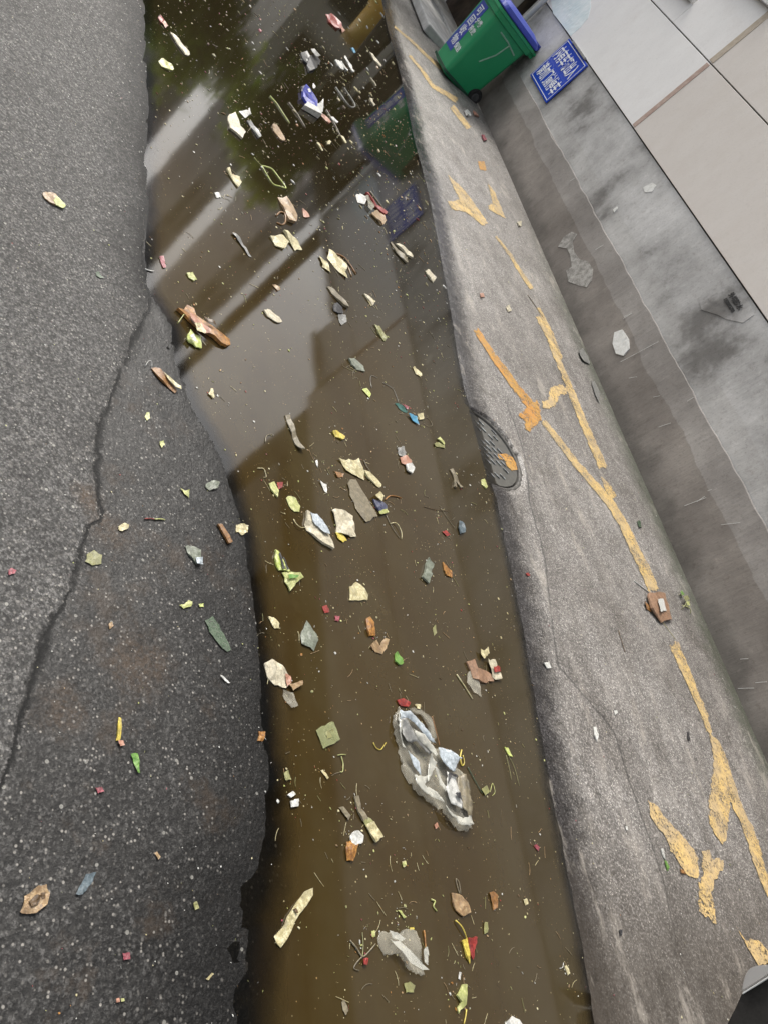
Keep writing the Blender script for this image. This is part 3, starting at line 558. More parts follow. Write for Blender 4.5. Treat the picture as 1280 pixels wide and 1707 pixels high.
# ------------------------------------------------------------------ wall sign
def sign():
    yc, zc = 9.67, 1.262; wd, hg = .80, .585
    root = empty('wall_sign', (WX + .0, yc, zc)); tag(root, 'blue rectangular notice sign with white characters fixed to the grey wall', 'sign')
    BL, t, b = new_mat('sign_blue'); lk(t, mix(t, tex(t, 5), (.012, .045, .42), (.02, .07, .5)), b.inputs['Base Color']); b.inputs['Roughness'].default_value = .3
    WT = simple('sign_white', (.75, .77, .82), (.8, .82, .86), 20, .4)
    bm = bmesh.new(); box(bm, -.012, .004, -wd / 2, wd / 2, -hg / 2, hg / 2, .003); bm_obj('plate', bm, BL, root)
    bm = bmesh.new(); i = .022; q = .008
    for a in ((-wd / 2 + i, -wd / 2 + i + q, -hg / 2 + i, hg / 2 - i), (wd / 2 - i - q, wd / 2 - i, -hg / 2 + i, hg / 2 - i)): box(bm, -.0145, -.011, *a)
    for a in ((-hg / 2 + i, -hg / 2 + i + q), (hg / 2 - i - q, hg / 2 - i)): box(bm, -.0145, -.011, -wd / 2 + i + q + .001, wd / 2 - i - q - .001, *a)
    bm_obj('border_line', bm, WT, root)
    bm = bmesh.new(); box(bm, -.03, .004, -.26, .26, hg / 2 + .001, hg / 2 + .028, .002); bm_obj('bracket', bm, simple('bracket', (.2, .2, .2), (.3, .3, .3), 30, .5), root)
    for s, z in (('内有车辆出入', .125), ('请勿门前停车', -.125)):
        me = text_mesh(s, .125, .0022, .001)
        co = np.array([v.co[:] for v in me.vertices]); sc = (wd - .12) / (co[:, 0].max() - co[:, 0].min()); sy = .195 / (co[:, 1].max() - co[:, 1].min())
        for v in me.vertices: v.co.x *= sc; v.co.y *= sy
        place_text('lettering', me, WX - .0135, yc, zc + z, WT, root, (WX, yc, zc))
sign()

# ------------------------------------------------------------------ wheelie bin
def rrect(x0, x1, y0, y1, r, z, n=5):
    pts = []
    for cx_, cy_, a0 in ((x1 - r, y1 - r, 0), (x0 + r, y1 - r, 90), (x0 + r, y0 + r, 180), (x1 - r, y0 + r, 270)):
        for k in range(n): a = math.radians(a0 + 90 * k / (n - 1)); pts.append((cx_ + r * math.cos(a), cy_ + r * math.sin(a), z))
    return pts
def loft(bm, rings, cap0=True, cap1=True):
    R_ = [[bm.verts.new(p) for p in r] for r in rings]; n = len(R_[0])
    for i in range(len(R_) - 1):
        for k in range(n): bm.faces.new((R_[i][k], R_[i][(k + 1) % n], R_[i + 1][(k + 1) % n], R_[i + 1][k]))
    if cap0: bm.faces.new(R_[0][::-1])
    if cap1: bm.faces.new(R_[-1])
def wheelie_bin():
    # local: -x front (towards the road), +x back (wheels, wall side), y width
    gz = gh(4.62, 10.5) - .0
    root = empty('wheelie_bin', (4.585, 10.60, gz - .01), math.radians(9)); tag(root, 'green two wheeled rubbish bin with blue lid standing against the wall', 'bin')
    GR_, t, b = new_mat('green_plastic'); lk(t, mix(t, tex(t, 4), (.014, .25, .10), (.026, .30, .13)), b.inputs['Base Color']); b.inputs['Roughness'].default_value = .32; bump(t, b, tex(t, 60), .06, .002)
    BL, t, b = new_mat('blue_plastic'); lk(t, mix(t, tex(t, 5), (.03, .05, .34), (.045, .075, .42)), b.inputs['Base Color']); b.inputs['Roughness'].default_value = .35
    BK = simple('black_rubber', (.012, .012, .012), (.03, .03, .03), 40, .7); WT = simple('bin_white', (.7, .75, .78), (.8, .82, .84), 20, .5)
    bm = bmesh.new()
    def rg(x0, x1, hw, z, r=.06): return rrect(x0, x1, -hw, hw, r, z)
    loft(bm, [rg(-.29, .24, .22, .0, .05), rg(-.31, .26, .235, .03, .06), rg(-.315, .265, .24, .1), rg(-.375, .315, .275, .94), rg(-.375, .315, .275, .945)], True, False)
    bm_obj('body', bm, GR_, root, False)
    bm = bmesh.new(); loft(bm, [rg(-.30, .25, .23, .015, .055), rg(-.335, .275, .255, .02, .06), rg(-.335, .275, .255, .05, .06), rg(-.316, .262, .24, .052, .06)]); bm_obj('base_rim', bm, simple('dark_green', (.01, .05, .03), (.02, .075, .045), 9, .5), root)
    bm = bmesh.new(); loft(bm, [rg(-.382, .322, .282, .86, .06), rg(-.40, .34, .30, .87, .06), rg(-.41, .35, .31, .935, .06), rg(-.425, .365, .325, .94, .07), rg(-.425, .365, .325, .975, .07), rg(-.40, .34, .30, .978, .06)], False, False)
    box(bm, .36, .45, -.27, .27, .93, .965, .01)
    for k in range(-4, 5): box(bm, .345, .43, k * .06 - .006, k * .06 + .006, .88, .93, .003)
    bm_obj('rim', bm, GR_, root)
    bm = bmesh.new(); loft(bm, [rg(-.42, .37, .325, .985, .07), rg(-.425, .375, .33, 1.0, .07), rg(-.40, .35, .31, 1.045, .09), rg(-.3, .28, .22, 1.08, .1)])
    box(bm, .375, .46, -.22, .22, .995, 1.03, .01)
    for k in range(-3, 4): box(bm, .37, .45, k * .065 - .007, k * .065 + .007, 1.03, 1.06, .003)
    bm_obj('lid', bm, BL, root)
    for s in (-1, 1):
        wr = empty('wheel', (0, 0, 0)); wr.parent = root; wr.location = (.25, s * .245, .095)
        bm = bmesh.new(); bmesh.ops.create_cone(bm, cap_ends=True, segments=28, radius1=.1, radius2=.1, depth=.05, matrix=Matrix.Rotation(math.pi / 2, 4, 'X')); bmesh.ops.bevel(bm, geom=[e for e in bm.edges if abs(e.verts[0].co.y - e.verts[1].co.y) < 1e-5], offset=.012, segments=2, affect='EDGES'); bm_obj('tyre', bm, BK, wr)
        bm = bmesh.new(); bmesh.ops.create_cone(bm, cap_ends=True, segments=20, radius1=.055, radius2=.05, depth=.062, matrix=Matrix.Rotation(math.pi / 2, 4, 'X')); bmesh.ops.create_cone(bm, cap_ends=True, segments=12, radius1=.016, radius2=.014, depth=.075, matrix=Matrix.Rotation(math.pi / 2, 4, 'X')); bm_obj('hub', bm, simple('hub_grey', (.05, .05, .05), (.09, .09, .09), 20, .5), wr)
    # side embossing: a T-shaped pale rib on the -y side
    def sy(z): return -(.24 + (.275 - .24) * (z - .1) / .84) - .003
    bm = bmesh.new(); tube(bm, [(-.17, sy(.80), .80), (0, sy(.795) - .001, .795), (.20, sy(.76), .76)], .010, 6); bm2 = [(.05, sy(.78), .78), (0.02, sy(.6), .6), (-.08, sy(.40), .40)]; tube(bm, bm2, .009, 6); bm_obj('embossed_rib', bm, simple('scuffed_green', (.2, .36, .27), (.3, .46, .36), 20, .5), root)
    # front stickers follow the sloping front face
    def fx(z): return -(.315 + (.375 - .315) * (z - .1) / .84) - .004
    def fpanel(name, y0, y1, z0, z1, mat, parent):
        return mesh_from(name, [(fx(z0), y0, z0), (fx(z0), y1, z0), (fx(z1), y1, z1), (fx(z1), y0, z1), (fx(z0) + .003, y0, z0), (fx(z0) + .003, y1, z0), (fx(z1) + .003, y1, z1), (fx(z1) + .003, y0, z1)], [(0, 3, 2, 1), (4, 5, 6, 7), (0, 1, 5, 4), (1, 2, 6, 5), (2, 3, 7, 6), (3, 0, 4, 7)], mat, parent)
    st = fpanel('blue_sticker', -.02, .19, .2, .84, BL, root)
    for body, y, z, s in (('可', .085, .74, .13), ('回', .085, .6, .13), ('收', .085, .46, .13), ('物', .085, .32, .13)):
        me = text_mesh(body, s, .002, .001)
        for v in me.vertices: X_, Y_, Z_ = v.co; zz = z + Y_; v.co = Vector((fx(zz) - .002 - Z_, y - X_, zz))
        link('sticker_lettering', me, WT, st)
    for body, y, z in (('分类', -.085, .66), ('投放', -.085, .55), ('保洁', -.085, .3)):
        me = text_mesh(body, .085, .002, .001)
        for v in me.vertices: X_, Y_, Z_ = v.co; zz = z + Y_; v.co = Vector((fx(zz) - .001 - Z_, y - X_, zz))
        link('front_lettering', me, WT, root)
wheelie_bin()

# ------------------------------------------------------------------ parked van corner (only its rear corner enters the picture)
def van():
    x0, x1, y1, y0 = 3.44, 4.86, .17, -3.4
    gz = gh(3.8, .2); root = empty('parked_van', ((x0 + x1) / 2, (y0 + y1) / 2, gz - .01)); tag(root, 'silver panelled van parked close by the wall, only its dark rear corner showing', 'van')
    hx, hy = (x1 - x0) / 2, (y1 - y0) / 2
    SV, t, b = new_mat('silver_paint'); lk(t, mix(t, tex(t, 3), (.42, .41, .40), (.5, .49, .48)), b.inputs['Base Color']); b.inputs['Metallic'].default_value = .3; b.inputs['Roughness'].default_value = .4
    DKP = simple('black_plastic', (.012, .011, .01), (.028, .026, .024), 14, .6)
    bm = bmesh.new(); R2 = lambda e, z, r=.16: rrect(-hx + e, hx - e, -hy + e, hy - e, r, z, 8)
    loft(bm, [R2(.05, .34), R2(0, .37), R2(0, .7), R2(.01, 1.05), R2(.1, 1.7), R2(.2, 1.8)]); bm_obj('body', bm, SV, root, False)
    bm = bmesh.new(); loft(bm, [R2(.10, .16, .1), R2(.05, .2, .14), R2(.055, .338, .15)]); bm_obj('underbody', bm, DKP, root)
    bm = bmesh.new(); box(bm, -hx + .2, hx - .2, hy - .03, hy - .005, 1.1, 1.55, .01); bm_obj('rear_window', bm, GLS, root)
    for s in (-1, 1):
        bm = bmesh.new(); box(bm, s * (hx - .12) - .05, s * (hx - .12) + .05, hy - .01, hy + .012, .75, 1.0, .008); bm_obj('tail_light', bm, RED, root)
        for yy in (-1, 1):
            bm = bmesh.new(); bmesh.ops.create_cone(bm, cap_ends=True, segments=32, radius1=.28, radius2=.28, depth=.17, matrix=Matrix.Rotation(math.pi / 2, 4, 'Y')); w_ = bm_obj('wheel', bm, DKP, root); w_.location = (s * (hx - .07), yy * (hy - .55), .28)
            bm = bmesh.new(); bmesh.ops.create_cone(bm, cap_ends=True, segments=20, radius1=.16, radius2=.14, depth=.19, matrix=Matrix.Rotation(math.pi / 2, 4, 'Y')); bm_obj('rim', bm, SV, w_)
    # black wheel arch moulding and the silver corner panel standing proud of it
    def side_panel(name, pts, xs, th, mat):
        L = []
        for p in pts:
            r = ray(*p); k = xs / r[0]; L.append((float(r[1] * k), float(H + r[2] * k)))
        n = len(L); V = [(xs, y, z) for y, z in L] + [(xs + th, y, z) for y, z in L]
        F_ = [tuple(range(n)), tuple(range(2 * n - 1, n - 1, -1))] + [(i, i + n, (i + 1) % n + n, (i + 1) % n) for i in range(n)]
        o = mesh_from(name, [(a - root.location.x, b_ - root.location.y, c - root.location.z) for a, b_, c in V], F_, mat, root)
        bm = bmesh.new(); bm.from_mesh(o.data); bmesh.ops.recalc_face_normals(bm, faces=bm.faces); bmesh.ops.bevel(bm, geom=list(bm.edges), offset=.004, segments=2, affect='EDGES'); bm.to_mesh(o.data); bm.free(); return o
    side_panel('corner_panel', [(1235, 1655), (1238, 1638), (1242, 1625), (1248, 1616), (1258, 1611), (1275, 1609), (1340, 1606), (1340, 1592)][:7] + [(1345, 1575), (1340, 1592), (1280, 1627), (1258, 1641)], 3.40, .05, SV)
    side_panel('panel_lip', [(1236, 1656), (1258, 1642), (1280, 1628), (1345, 1586), (1345, 1589), (1281, 1631), (1259, 1645), (1237, 1658)], 3.392, .012, WHT)
    side_panel('wheel_arch', [(1236, 1657), (1259, 1643), (1281, 1629), (1345, 1588), (1420, 1700), (1400, 1900), (1180, 1900), (1196, 1760), (1212, 1707), (1226, 1680)], 3.425, .04, DKP)
van()
#LITTER#
# ------------------------------------------------------------------ litter
LM = {}
def lmat(k):
    if k in LM: return LM[k]
    defs = dict(cream=((.8, .74, .48), (.5, .43, .22)), paper=((.74, .68, .52), (.56, .50, .36)), white=((.8, .8, .77), (.62, .62, .58)), pale=((.66, .72, .78), (.4, .46, .5)),
        yellow=((.78, .66, .12), (.6, .46, .08)), lime=((.5, .62, .10), (.66, .7, .3)), lemon=((.68, .67, .33), (.42, .46, .14)), green=((.10, .26, .04), (.2, .38, .08)), olive=((.22, .23, .09), (.33, .32, .14)),
        darkgreen=((.04, .08, .04), (.10, .15, .09)), brown=((.16, .07, .02), (.36, .18, .06)), dkbrown=((.05, .03, .015), (.14, .08, .03)), tan=((.5, .36, .2), (.32, .2, .1)), dull=((.30, .26, .18), (.2, .17, .11)),
        orange=((.55, .27, .06), (.24, .10, .025)), red=((.42, .05, .035), (.22, .02, .02)), pink=((.42, .09, .12), (.26, .05, .07)), salmon=((.5, .28, .2), (.5, .24, .16)), black=((.01, .01, .012), (.05, .05, .055)),
        blue=((.012, .02, .5), (.03, .05, .32)), navy=((.03, .04, .1), (.12, .13, .2)), grey=((.36, .36, .34), (.2, .2, .19)), greygreen=((.30, .33, .27), (.18, .2, .15)), bluegrey=((.16, .21, .24), (.08, .11, .13)), teal=((.05, .2, .17), (.03, .12, .1)), sky=((.12, .42, .6), (.08, .3, .5)), card=((.42, .26, .17), (.3, .17, .1)))
    c1, c2 = defs[k]; m, t, b = new_mat('litter_' + k)
    n = tex(t, 85, 6, .75); n2 = tex(t, 380, 4, .75); st = tex(t, 120, 4, .7, vec=(1, .22, 1)); c1 = tuple(x * .86 for x in c1); c2 = tuple(x * .85 for x in c2); c = mix(t, maprange(t, n, .38, .6), c1, c2); c = mix(t, maprange(t, st, .5, .66, 0, .45), c, tuple(x * .6 for x in c2)); c = mix(t, maprange(t, n2, .52, .66, 0, .6), c, tuple(x * .3 for x in c2)); vv = tex(t, 60, 3, .6); rd = math_(t, 'ABSOLUTE', math_(t, 'SUBTRACT', vv, .5)); c = mix(t, maprange(t, rd, .02, .0, 0, .55), c, tuple(x * .4 for x in c2)); c = mix(t, maprange(t, tex(t, 26, 4, .6), .52, .62, 0, .55), c, tuple(.55 * x + .02 for x in c2)); c = mix(t, maprange(t, tex(t, 38, 3), .56, .7, 0, .6), c, tuple(.35 * x + .03 for x in c2))
    lk(t, c, b.inputs['Base Color']); b.inputs['Roughness'].default_value = .34; b.inputs['Specular IOR Level'].default_value = .6
    b.inputs['Subsurface Weight'].default_value = 0.0
    n1 = bump(t, None, n, .5, .004); bump(t, b, n2, .35, .0015, n1); LM[k] = m; return m
def film_mat(name, c, alpha, scale=40):
    m, t, b = new_mat(name); n = tex(t, scale, 3, .55); lw = N(t, 'ShaderNodeLayerWeight', Blend=.35)
    lk(t, mix(t, maprange(t, n, .4, .62), c, tuple(x * .55 for x in c)), b.inputs['Base Color']); b.inputs['Roughness'].default_value = .12; b.inputs['Specular IOR Level'].default_value = .9
    a = math_(t, 'ADD', math_(t, 'MULTIPLY', lw.outputs['Facing'], .5), maprange(t, n, .38, .62, alpha * .5, alpha * 1.4), True); lk(t, a, b.inputs['Alpha'])
    bump(t, b, n, .25, .006); return m
FILM = film_mat('clear_film', (.6, .57, .47), .13, 16); FILMG = film_mat('olive_film', (.34, .36, .18), .6); FILMW = film_mat('milky_film', (.72, .72, .65), .36, 22); FILMB = film_mat('smoky_film', (.5, .53, .6), .2)
FM = dict(film=FILM, filmg=FILMG, filmw=FILMW, filmb=FILMB)
def gm(k): return FM[k] if k in FM else lmat(k)
SEED = [0]
def sheet(name, W3, mat, th=.0011, curl=None, parent=None, lift=.002, dome=.0, rough=1.0, fold=0, fine=9):
    """thin curled solid from an outline of world points (x, y, z); returns an object with its origin at the outline's centre"""
    SEED[0] += 1; sd_ = SEED[0] * 7.13
    A = np.array([(x, y) for x, y, z in W3]); z0 = float(np.mean([z for x, y, z in W3])); c = A.mean(0); size = max(np.ptp(A[:, 0]), np.ptp(A[:, 1]), .008)
    step = max(size / (fine * .62 if not fold else fine), .003); B = A - c; jit = size * .012 * rough
    D = []
    for i in range(len(B)):
        a, b = B[i], B[(i + 1) % len(B)]; k = max(1, int(np.linalg.norm(b - a) / (step * .8)))
        for j in range(k): q = a + (b - a) * j / k; D.append(tuple(q * (1 + .16 * rough * noise.noise(Vector((q[0] / size * 4.5, q[1] / size * 4.5, sd_)))) + rng.normal(0, jit, 2)))
    v, f = tri_fill(D, step); v = np.array(v)
    if curl is None: curl = size * .055
    dome *= .13; r = np.linalg.norm(v, axis=1) / (size / 2 + 1e-6)
    z = np.array([noise.noise(Vector((p[0] / size * 2.2 + sd_, p[1] / size * 2.2, sd_))) + .5 * abs(noise.noise(Vector((p[0] / size * 6 + sd_, p[1] / size * 6, 2.2)))) for p in v]) * curl * 1.6
    z = (z * .9 + curl * .22 if (z0 == 0 and not dome and lift < .006) else np.maximum(z + curl * .5, 0)) + dome * np.clip(1 - r * r, 0, 1)
    if fold:
        C_ = np.cov(v.T); wv, ev = np.linalg.eigh(C_); ax_ = v @ ev[:, 1]; ac = v @ ev[:, 0]
        z = z * .25 + fold * 1.5 * np.array([(1 - min(1, abs(noise.noise(Vector((p * 6 + sd_, q * 17 + p * 4, sd_))) * 2.3))) ** 1.3 + .25 * (1 - min(1, abs(noise.noise(Vector((p * 12 + sd_, q * 38 - p * 8, 1.3))) * 2.4))) for p, q in zip(ax_, ac)])
    n = len(v); V = [(p[0], p[1], q + lift + th) for p, q in zip(v, z)] + [(p[0], p[1], q * (.0 if dome else 1) + lift) for p, q in zip(v, z)]
    Fc = [tuple(x) for x in f]; tri = []
    for q in Fc:
        a, b, d = [v[i] for i in q[:3]]; ccw = (b[0] - a[0]) * (d[1] - a[1]) - (b[1] - a[1]) * (d[0] - a[0]) > 0; tri.append(q if ccw else q[::-1])
    es = {}
    for q in tri:
        for i in range(len(q)):
            e = (q[i], q[(i + 1) % len(q)]); es[e] = es.get(e, 0) + 1
    side = [(b, a, a + n, b + n) for (a, b) in es if (b, a) not in es]
    o = mesh_from(name, V, tri + [tuple(i + n for i in q[::-1]) for q in tri] + side, mat, smooth=bool(fold))
    o.location = (c[0], c[1], z0)
    if parent: o.parent = parent; o.location = Vector(o.location) - Vector(parent.location)
    return o
def pts3(c, pts, ground, dz=0):
    out = []
    for p in cp(c, pts):
        x, y, z = surf(p[0], p[1], water=not ground); out.append((x, y, z + dz))
    return out
def piece(name, cat, label, c, pts, mat, ground=False, group=None, **k):
    o = sheet(name, pts3(c, pts, ground), gm(mat), **k); tag(o, label, cat, group); return o
def wire(name, c, pts, mat, r=.0016, ground=False, parent=None, lift=.003, arch=.0, n=6):
    P3 = [Vector(p) + Vector((0, 0, lift)) for p in pts3(c, pts, ground)]
    # smooth the path
    Q = []
    for i in range(len(P3) - 1):
        p0, p1, p2, p3 = P3[max(i - 1, 0)], P3[i], P3[i + 1], P3[min(i + 2, len(P3) - 1)]
        for k in range(4):
            t = k / 4; Q.append(.5 * ((2 * p1) + (-p0 + p2) * t + (2 * p0 - 5 * p1 + 4 * p2 - p3) * t * t + (-p0 + 3 * p1 - 3 * p2 + p3) * t ** 3))
    Q.append(P3[-1]); m = len(Q)
    for i, q in enumerate(Q): q.z += arch * math.sin(math.pi * i / (m - 1))
    cc = sum(Q, Vector()) / m; bm = bmesh.new(); tube(bm, [q - cc for q in Q], r, n, r * .7); o = bm_obj(name, bm, gm(mat), None, True); o.location = cc
    if parent: o.parent = parent; o.location = cc - Vector(parent.location)
    return o
def strand(name, cat, label, c, pts, mat, group=None, **k): o = wire(name, c, pts, mat, **k); tag(o, label, cat, group); return o
def heap(name, cat, label, parts, ground=False, group=None):
    """parts: (kind, part name, crop, pts, mat, opts) with kind 's' sheet or 'w' wire"""
    P3 = pts3(parts[0][2], parts[0][3], ground); c = np.mean(np.array(P3), 0); root = empty(name, tuple(c)); tag(root, label, cat, group)
    for i, (k, pn, cr, pts, mat, *op) in enumerate(parts):
        op = op[0] if op else {}
        if k == 's': sheet(pn, pts3(cr, pts, ground), gm(mat), parent=root, **dict(dict(lift=.002 + .002 * i), **op))
        else: wire(pn, cr, pts, mat, parent=root, ground=ground, **op)
    return root

# --- on the dry and wet asphalt to the left
G_ = dict(ground=True)
heap('dry_leaf', 'leaf', 'curled leaf going from brown to yellow green, alone on the dry grey asphalt', [('s', 'leaf_blade', 'B', [(170, 785), (198, 781), (222, 793), (240, 815), (228, 838), (200, 826), (178, 808)], 'tan', dict(dome=.012)), ('s', 'leaf_tip', 'B', [(226, 800), (245, 820), (262, 841), (255, 851), (222, 836), (215, 820)], 'lime', dict(dome=.006))], True)
heap('seed_pod', 'pod', 'brown seed pod with a pale curled tendril on the rough asphalt beside the puddle corner', [('s', 'pod_shell', 'C', [(643, 38), (660, 34), (680, 42), (705, 75), (735, 105), (756, 132), (742, 142), (715, 120), (690, 95), (665, 70)], 'brown', dict(dome=.008)), ('s', 'pale_rim', 'C', [(690, 60), (720, 80), (760, 122), (762, 132), (740, 122), (705, 85)], 'cream', dict(lift=.008)), ('w', 'tendril', 'C', [(618, 28), (625, 14), (638, 14), (646, 36)], 'white', dict(r=.0012, arch=.01))], True)
piece('peel_scrap', 'peel', 'thin pale green curl of peel, uppermost on the asphalt patch right of the crack', 'C', [(620, 228), (632, 225), (636, 252), (624, 265), (617, 245)], 'lemon', **G_)
piece('peel_scrap', 'peel', 'tiny pale yellow star shaped crumb below the pale green curl on asphalt', 'C', [(680, 350), (694, 346), (700, 362), (688, 376), (680, 366)], 'lemon', **G_)
piece('film_scrap', 'film', 'translucent pale square of film lying at the left water edge', 'C', [(875, 532), (905, 518), (932, 522), (926, 550), (892, 558), (874, 545)], 'greygreen', **G_)
piece('peel_scrap', 'peel', 'three pointed pale green scrap on the dark asphalt near the water edge', 'C', [(768, 550), (788, 560), (806, 556), (804, 590), (786, 576)], 'lemon', **G_)
heap('stem', 'stem', 'thin stem, red at one end and pale green at the other, on wet asphalt', [('w', 'red_end', 'C', [(615, 680), (640, 679), (658, 682)], 'red', dict(r=.002)), ('w', 'green_end', 'C', [(658, 682), (680, 681), (702, 684)], 'lemon', dict(r=.0025))], True)
piece('peel_scrap', 'peel', 'rounded cream chip beside the rusty brown stain on the asphalt', 'C', [(503, 712), (525, 699), (546, 705), (546, 720), (518, 734), (503, 725)], 'cream', dome=.006, **G_)
piece('dry_leaf', 'leaf', 'flat dull yellow leaf scrap pressed onto asphalt just right of the crack', 'C', [(368, 832), (400, 814), (432, 835), (428, 872), (392, 880), (364, 862)], 'olive', th=.001, curl=.001, **G_)
heap('wrapper', 'wrapper', 'glossy dark green wrapper folded to a point with a white tip, on dark asphalt', [('s', 'green_sheet', 'C', [(785, 795), (820, 798), (852, 815), (856, 850), (835, 872), (805, 838)], 'greygreen', dict(dome=.016)), ('s', 'white_tip', 'C', [(826, 850), (854, 850), (857, 882), (832, 876)], 'pale', dict(lift=.01))], True)
piece('wood_chip', 'wood chip', 'short straight reddish brown wood chip at the left edge of the puddle', 'C', [(925, 706), (940, 704), (986, 780), (970, 791)], 'brown', th=.007, curl=.001, **G_)
piece('nut_crumb', 'crumb', 'lumpy cream crumb next to the reddish brown wood chip', 'C', [(1005, 706), (1030, 698), (1054, 710), (1051, 740), (1030, 749), (1018, 736), (1005, 738)], 'cream', dome=.012, **G_)
piece('herb_sprig', 'herb', 'yellow green herb sprig with a side point on the dark asphalt', 'C', [(762, 1048), (785, 1046), (800, 1029), (816, 1036), (812, 1055), (780, 1064)], 'lemon', **G_)
piece('herb_sprig', 'herb', 'tiny bright green fleck just right of the yellow green sprig', 'C', [(845, 1045), (866, 1042), (866, 1056), (850, 1057)], 'lime', **G_)
heap('fern_leaf', 'leaf', 'dark withered feathery leaf lying flat on the wettest asphalt', [('s', 'leaf_blade', 'C', [(872, 1112), (905, 1095), (930, 1130), (962, 1190), (982, 1240), (966, 1246), (930, 1215), (892, 1162)], 'darkgreen', dict(curl=.001, th=.0008))] + [('w', 'leaf_rib', 'C', [(890 + 14 * i, 1120 + 22 * i), (905 + 14 * i, 1118 + 24 * i), (915 + 14 * i, 1128 + 26 * i)], 'greygreen', dict(r=.001)) for i in range(5)], True)
piece('paper_sliver', 'paper', 'thin white paper sliver on the black asphalt left of the crumpled packet', 'C', [(935, 1350), (943, 1350), (979, 1380), (970, 1384)], 'white', **G_)
heap('stem', 'stem', 'bright yellow upright stem with a red tip on the dark lower asphalt', [('s', 'yellow_stalk', 'F', [(482, 116), (494, 115), (495, 150), (488, 208), (474, 210), (480, 150)], 'yellow', dict(dome=.006)), ('s', 'red_tip', 'F', [(478, 211), (500, 211), (506, 232), (488, 235)], 'salmon')], True)
piece('grass_blade', 'leaf', 'green leaf blade right below the yellow red tipped stem', 'F', [(533, 265), (562, 264), (566, 300), (569, 345), (560, 345), (546, 300)], 'green', **G_)
piece('pink_crumb', 'crumb', 'dark pink crumb on asphalt lower left of the green blade', 'F', [(388, 405), (415, 402), (424, 420), (400, 427)], 'pink', **G_)
heap('dry_leaf', 'leaf', 'mottled orange brown leaf with dark spots near the lower left picture edge', [('s', 'leaf_blade', 'F', [(78, 915), (100, 850), (150, 808), (182, 806), (202, 835), (186, 882), (142, 920), (86, 924)], 'tan', dict(curl=.003)), ('s', 'dark_spot', 'F', [(110, 875), (140, 845), (160, 850), (150, 885), (120, 895)], 'dkbrown', dict(lift=.006)), ('s', 'dark_spot', 'F', [(160, 838), (178, 835), (178, 858), (165, 862)], 'dkbrown', dict(lift=.006))], True)
piece('film_scrap', 'film', 'blue grey wisp of film right of the mottled orange brown leaf', 'F', [(308, 842), (335, 790), (350, 760), (389, 755), (376, 790), (332, 846)], 'bluegrey', th=.0008, curl=.002, **G_)
piece('peel_scrap', 'peel', 'dull green speck of peel on the black asphalt near the lower puddle edge', 'F', [(790, 880), (802, 869), (816, 900), (798, 906)], 'olive', **G_)
piece('pink_crumb', 'crumb', 'small deep red crumb low on the left asphalt', 'F', [(500, 1085), (528, 1080), (531, 1108), (505, 1112)], 'pink', **G_)
piece('peel_scrap', 'peel', 'slanting yellow sliver near the bottom of the asphalt by the shallow film', 'F', [(842, 1190), (866, 1164), (874, 1168), (853, 1193)], 'cream', **G_)
piece('berry', 'berry', 'tiny orange red berry near the bottom edge on the asphalt', 'F', [(472, 1270), (486, 1267), (489, 1284), (475, 1286)], 'salmon', dome=.006, **G_)
piece('peel_scrap', 'peel', 'cream crumb touching the tiny orange red berry', 'F', [(492, 1270), (506, 1268), (508, 1280), (495, 1284)], 'lemon', **G_)
heap('orange_flake', 'flake', 'orange yellow flake with a white thread at the puddle left edge', [('s', 'flake', 'F', [(1060, 175), (1086, 172), (1083, 196), (1076, 214), (1055, 212)], 'orange', dict(dome=.004)), ('w', 'thread', 'F', [(1080, 192), (1090, 208)], 'white', dict(r=.001))])
piece('dry_leaf', 'leaf', 'small tan leaf scrap in the middle of the lower asphalt', 'F', [(629, 672), (640, 667), (657, 690), (648, 700)], 'tan', **G_)
piece('pink_crumb', 'crumb', 'magenta crumb at the far left edge on the dry asphalt', 'C', [(30, 900), (45, 890), (66, 900), (60, 915), (35, 921)], 'pink', **G_)
piece('peel_scrap', 'peel', 'small brown yellow shell scrap above the orange brown stain on asphalt', 'C', [(460, 1128), (476, 1120), (482, 1138), (466, 1152)], 'tan', **G_)
piece('herb_sprig', 'herb', 'green bud on the dry asphalt by the puddle upper corner', 'B', [(388, 1108), (398, 1106), (410, 1122), (420, 1130), (405, 1132), (390, 1120)], 'darkgreen', **G_)

# --- floating, lower half of the puddle
heap('food_packet', 'packet', 'crumpled tan and red food packet trailing grey film by the left water edge', [('s', 'tan_sheet', 'E', [(148, 266), (175, 248), (215, 270), (250, 318), (252, 345), (235, 366), (190, 352), (160, 320)], 'paper', dict(dome=.014)), ('s', 'red_patch', 'E', [(225, 310), (248, 318), (252, 345), (236, 360)], 'salmon', dict(lift=.008)), ('s', 'brown_flap', 'E', [(245, 352), (300, 337), (297, 355), (260, 376)], 'tan'), ('s', 'film_tail', 'E', [(222, 372), (262, 385), (286, 440), (256, 448), (230, 412)], 'film', dict(lift=.003))])
piece('peel_scrap', 'peel', 'cream hooked curl floating above the crumpled tan packet', 'E', [(163, 72), (185, 75), (205, 94), (206, 118), (190, 120), (176, 100)], 'cream', dome=.008)
heap('film_square', 'film', 'grey green tilted square of film floating left of the centre', [('s', 'film', 'E', [(318, 92), (361, 140), (363, 165), (349, 208), (300, 181), (298, 150)], 'greygreen', dict(curl=.004)), ('w', 'edge_thread', 'E', [(285, 132), (290, 150), (290, 172)], 'cream', dict(r=.0013))])
piece('shrimp_shell', 'shell', 'orange brown upright shell piece floating near the middle of the puddle', 'E', [(565, 76), (580, 72), (596, 95), (599, 150), (575, 152), (564, 120)], 'orange', dome=.008)
piece('food_scrap', 'food scrap', 'tan winged scrap just below the orange brown shell piece', 'E', [(583, 192), (605, 165), (620, 188), (640, 157), (656, 165), (646, 205), (630, 224), (600, 216)], 'tan', dome=.005)
